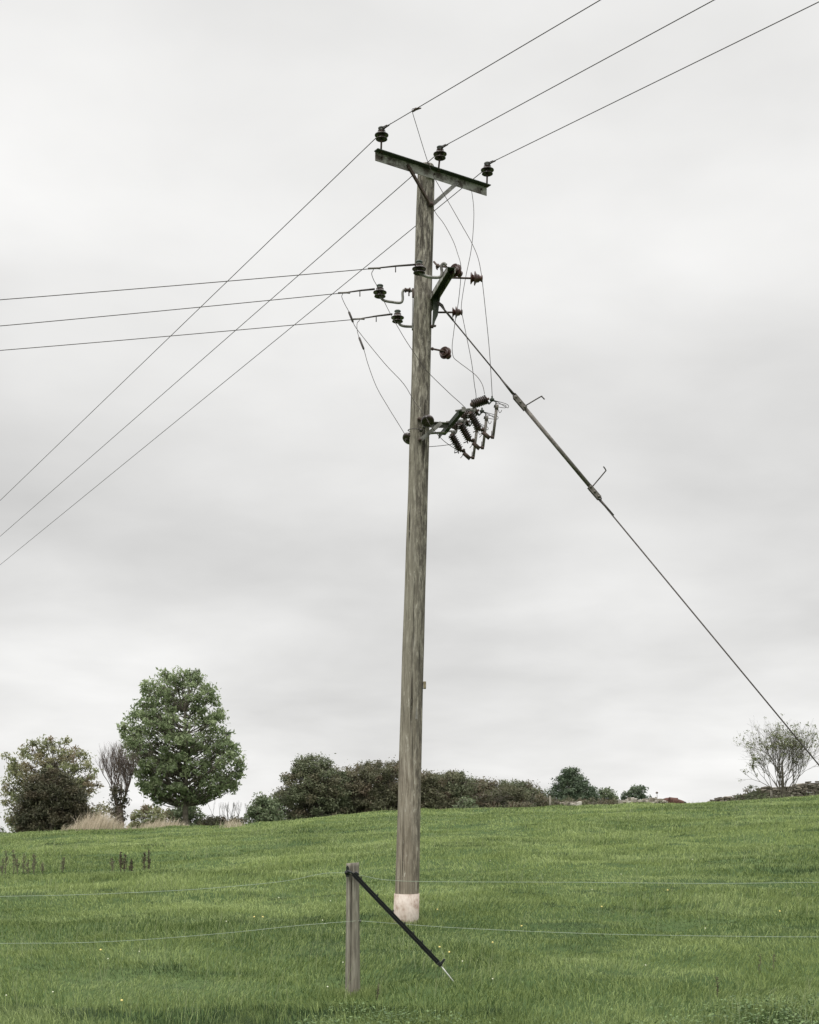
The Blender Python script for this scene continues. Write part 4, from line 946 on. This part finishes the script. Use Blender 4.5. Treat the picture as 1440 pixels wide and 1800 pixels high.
# cow: one continuous skinned body with ears as children
def cow():
    d = 135; cx_ = (1184-720)*d/F; zt = (HY-1402)*d/F+EZ; gz = g1(cx_, d)-.02; s = (zt-gz)/1.45
    root = empty('cow', (cx_, d, gz), 'reddish brown cow grazing beyond the crest', 'cow')
    J_ = {'rump': (-.72, 0, 1.16, .30), 'hip': (-.45, 0, 1.13, .33), 'belly': (0, 0, 1.04, .38), 'chest': (.42, 0, 1.08, .34), 'neck': (.68, -.05, 1.02, .24), 'poll': (.86, -.12, .98, .15), 'face': (.98, -.2, .86, .11), 'muz': (1.04, -.26, .72, .085),
          'tail0': (-.99, 0, 1.22, .04), 'tail1': (-1.05, 0, .8, .03), 'tail2': (-1.04, 0, .5, .045)}
    E_ = [('belly', 'hip'), ('hip', 'rump'), ('belly', 'chest'), ('chest', 'neck'), ('neck', 'poll'), ('poll', 'face'), ('face', 'muz'), ('rump', 'tail0'), ('tail0', 'tail1'), ('tail1', 'tail2')]
    for sy, sn_ in ((-1, 'l'), (1, 'r')):
        J_['fs'+sn_] = (.42, sy*.17, .82, .13); J_['fk'+sn_] = (.42+.04*sy, sy*.17, .45, .062); J_['ff'+sn_] = (.42+.05*sy, sy*.17, .04, .06)
        J_['ht'+sn_] = (-.62, sy*.17, .86, .15); J_['hk'+sn_] = (-.50, sy*.19, .68, .11); J_['hh'+sn_] = (-.74, sy*.18, .44, .06); J_['hf'+sn_] = (-.70+.05*sy, sy*.18, .04, .06)
        E_ += [('chest', 'fs'+sn_), ('fs'+sn_, 'fk'+sn_), ('fk'+sn_, 'ff'+sn_), ('hip', 'ht'+sn_), ('ht'+sn_, 'hk'+sn_), ('hk'+sn_, 'hh'+sn_), ('hh'+sn_, 'hf'+sn_)]
    names = list(J_); me = bpy.data.meshes.new('body'); ca, sa_ = math.cos(math.radians(-14)), math.sin(math.radians(-14))
    def rot(x, y, z): return ((x*ca-y*sa_)*s, (x*sa_+y*ca)*s, z*s)
    me.from_pydata([rot(*J_[k][:3]) for k in names], [(names.index(a), names.index(c)) for a, c in E_], [])
    m, t, bs = material('red brown coat'); n = tnoise(t, 3); t.links.new(ramp(t, n, [(.35, (.060, .024, .017)), (.7, (.11, .045, .031))]), bs.inputs['Base Color']); bs.inputs['Roughness'].default_value = .8
    o = link('body', me, m, root); sk = o.modifiers.new('s', 'SKIN'); sk.use_smooth_shade = True
    for i, k in enumerate(names):
        me.skin_vertices[0].data[i].radius = (J_[k][3]*s,)*2; me.skin_vertices[0].data[i].use_root = (k == 'belly')
    o.modifiers.new('ss', 'SUBSURF').levels = 2; o.modifiers['ss'].render_levels = 2
    dk = simple('dark ear and muzzle', (.012, .009, .008), (.03, .022, .018), .8, 0, 5, 0)
    for sgn, zz_ in ((1, .05), (-1, .03)):
        b = MB(); a = Vector(rot(.88, -.12+sgn*.12, 1.03))+root.location; c = Vector(rot(.93, -.12+sgn*.42, 1.03+zz_))+root.location
        b.tube([a, a.lerp(c, .4), a.lerp(c, .75), c], [.025*s, .07*s, .06*s, .012*s], 8); b.build('ear', dk, o)
    b = MB(); a = Vector(rot(1.03, -.25, .75))+root.location; b.lathe(a, Vector(rot(.06, -.06, -.14)), [(0, .08), (.05, .102), (.10, .095), (.14, .03)], 12); b.build('muzzle', dk, o)
cow()

# ------------------------------------------------------------------ weeds and flowers: every one a thing of its own
M_dock = simple('dead brown dock', (.045, .036, .024), (.105, .086, .056), .9, 0, 20, 0)
M_dockg = simple('olive stalks', (.085, .084, .050), (.17, .16, .10), .9, 0, 20, 0)
def dock(px_, ybase, hpx, d, mat, label, group, seed, dens=1.0, fine=1.0):
    rr = random.Random(seed); x = (px_-720)*d/F; z = g1(x, d); h = hpx*d/F; b = MB(); lean = rr.uniform(-.06, .10)
    pts = [Vector((x+lean*h*t*t+rr.uniform(-.01, .01), d, z+h*t)) for t in (0, .3, .6, 1)]; b.tube(smooth(pts, 3), [.010*fine*(1-.6*i/9) for i in range(10)], 5)
    V = []
    for i in range(int(90*dens)):
        t = rr.uniform(.25, 1.0); q = Vector((x+lean*h*t*t, d, z+h*t)); a = rr.uniform(0, 6.28); r = rr.uniform(.005, .05)*(1.15-t*.6)*fine
        q = q+Vector((math.cos(a)*r, math.sin(a)*r, rr.uniform(-.02, .02))); s_ = rr.uniform(.008, .020)*fine; e = Vector((rr.gauss(0, 1), rr.gauss(0, 1), rr.gauss(0, 1))).normalized()*s_; f = e.cross(Vector((rr.gauss(0, 1), 1, 0))).normalized()*s_*.6
        b.add([q-e, q-f, q+e, q+f], [(0, 1, 2, 3)], False)
    for i in range(3 if fine == 1 else 0):
        t = rr.uniform(.3, .6); a = rr.uniform(-1, 1); q = Vector((x+lean*h*t*t, d, z+h*t)); b.tube([q, q+Vector((a*.05, 0, .06)), q+Vector((a*.07, 0, h*.25))], [.005, .007, .004], 4)
    o = b.build('dock_stalk', mat, loc=(x, d, z)); tag(o, label, 'weed', group)
dD = lambda y: 27.0
rr = random.Random(9)
for px_, yb, hp in ((4, 1532, 36), (13, 1536, 42), (27, 1530, 42), (33, 1531, 34), (41, 1531, 36), (50, 1530, 44), (56, 1530, 40), (60, 1531, 34), (76, 1534, 30)):
    hp *= rr.uniform(.65, 1.1); px_ += rr.uniform(-3, 3); dock(px_, yb, hp, 26+rr.uniform(-.6, .6), M_dockg, 'dry brown weed stalk in the row at the far left of the pasture', 'dry stalks at far left', px_, .75)
for px_, yb, hp, lab in ((213, 1534, 40, 'taller of the two dark dead dock stalks left of the pair'), (219, 1535, 36, 'shorter dark dead dock stalk beside the taller one'), (253, 1525, 38, 'left stalk of the dark dock pair below the tall tree'), (262, 1525, 42, 'right stalk of the dark dock pair below the tall tree'), (198, 1530, 30, 'thin pale dead stalk left of the dark dock stalks'), (230, 1533, 26, 'thin brown stalk between the dark dock pairs'), (110, 1534, 26, 'dry brown stalk alone between the far left row and the dark docks')):
    dock(px_, yb, hp, 25.5 if px_ > 205 else 26.5, M_dock if px_ not in (198, 110) else M_dockg, lab, 'dead dock stalks', px_, 1.3)
for px_, hp, d_, lab in ((663, 30, 11.0, 'single dark curled stalk in the grass right of the fence post'), (1262, 34, 10.9, 'single dark red dock stalk in the grass at lower right'), (1335, 34, 12.2, 'left one of two reddish stalks in the grass at lower right'), (1360, 30, 12.4, 'right one of two reddish stalks in the grass at lower right')):
    dock(px_, 0, hp, d_, M_dock if px_ < 1300 else M_dockg, lab, 'dead dock stalks', px_, .5, .42)
M_yel = simple('yellow petals', (.55, .45, .12), (.66, .56, .22), .7, 0, 20, 0)
M_whi = simple('cream petals', (.60, .60, .42), (.70, .70, .55), .7, 0, 20, 0)
M_fst = simple('flower stem', (.08, .13, .04), (.12, .17, .06), .7, 0, 20, 0)
def flower_meshes(mat, s):
    b = MB(); b.lathe((0, 0, 0), (0, 0, 1), [(0, .004), (.002, .012*s), (.006, .016*s), (.009, .014*s), (.011, .004)], 10); me = b.build('head', mat); 
    st_ = MB(); st_.tube([(0, 0, -.15), (.004, 0, -.07), (0, 0, 0)], .0022, 5); ms = st_.build('stem', M_fst); return me, ms
proto = {'y': flower_meshes(M_yel, 1.0), 'w': flower_meshes(M_whi, .8)}
used = set()
def gd(px_, py_):                                          # where the sight line through a pixel meets the ground
    for d in np.arange(9, 52, .1):
        x = (px_-720)*d/F
        if g1(x, d)+.10 >= (HY-py_)*d/F+EZ: return d
    return 50
def flower(px_, py_, k, label, group):
    d = gd(px_, py_); q = P(px_, py_, d); hd, stm = proto[k]
    root = empty('dandelion' if k == 'y' else 'daisy', q, label, 'flower', group)
    for o in (hd, stm):
        c = o if (k not in used) else o.copy()
        if k in used: S.collection.objects.link(c)
        c.parent = root
        if o is hd: c.rotation_euler = (.7, random.uniform(-.3, .3), 0); c.scale = ((.62 if k == 'y' else .5)*(1+(d-10)*.02),)*3
    used.add(k)
for px_, py_ in ((773, 1665), (790, 1674), (866, 1657), (917, 1628), (1058, 1594), (1174, 1565), (177, 1670), (214, 1759), (769, 1599), (1371, 1602), (462, 1612), (447, 1612)):
    flower(px_, py_, 'y', 'small yellow dandelion in the green pasture', 'yellow dandelions in the pasture')
for px_, py_ in ((190, 1686), (245, 1673), (398, 1620), (688, 1493), (581, 1584), (571, 1624), (567, 1618), (11, 1750), (93, 1744), (1135, 1697), (866, 1721), (813, 1690), (1240, 1632), (1092, 1537), (1217, 1511), (862, 1513), (490, 1578), (603, 1692), (576, 1735), (1041, 1564)):
    flower(px_, py_, 'w', 'tiny cream white daisy in the green pasture', 'tiny white daisies in the pasture')
# grass tufts at the foot of post and pole
def foot_tufts():
    n = 4200; m_ = R.rand(n)*.9+.1
    x = np.where(m_ < .3, fx+R.normal(0, .11, n), np.where(m_ < .6, -.04+R.normal(0, .16, n), R.uniform(-3.6, 3.6, n))); d = np.where(m_ < .3, FD-.02+R.normal(0, .09, n), np.where(m_ < .6, PD-.05+R.normal(0, .13, n), 9.6+R.rand(n)*.8))
    blades('grass_tuft', n, d, x, np.where(m_ < .6, .085, .13), np.full(n, .005), ((R.rand(n)-.5)*.8, (R.rand(n)-.5)*.6), (R.rand(n)*.8, np.zeros(n)), M_grass, 'longer grass tufts at the foot of post and pole', 'grass', bend=.5)
foot_tufts()
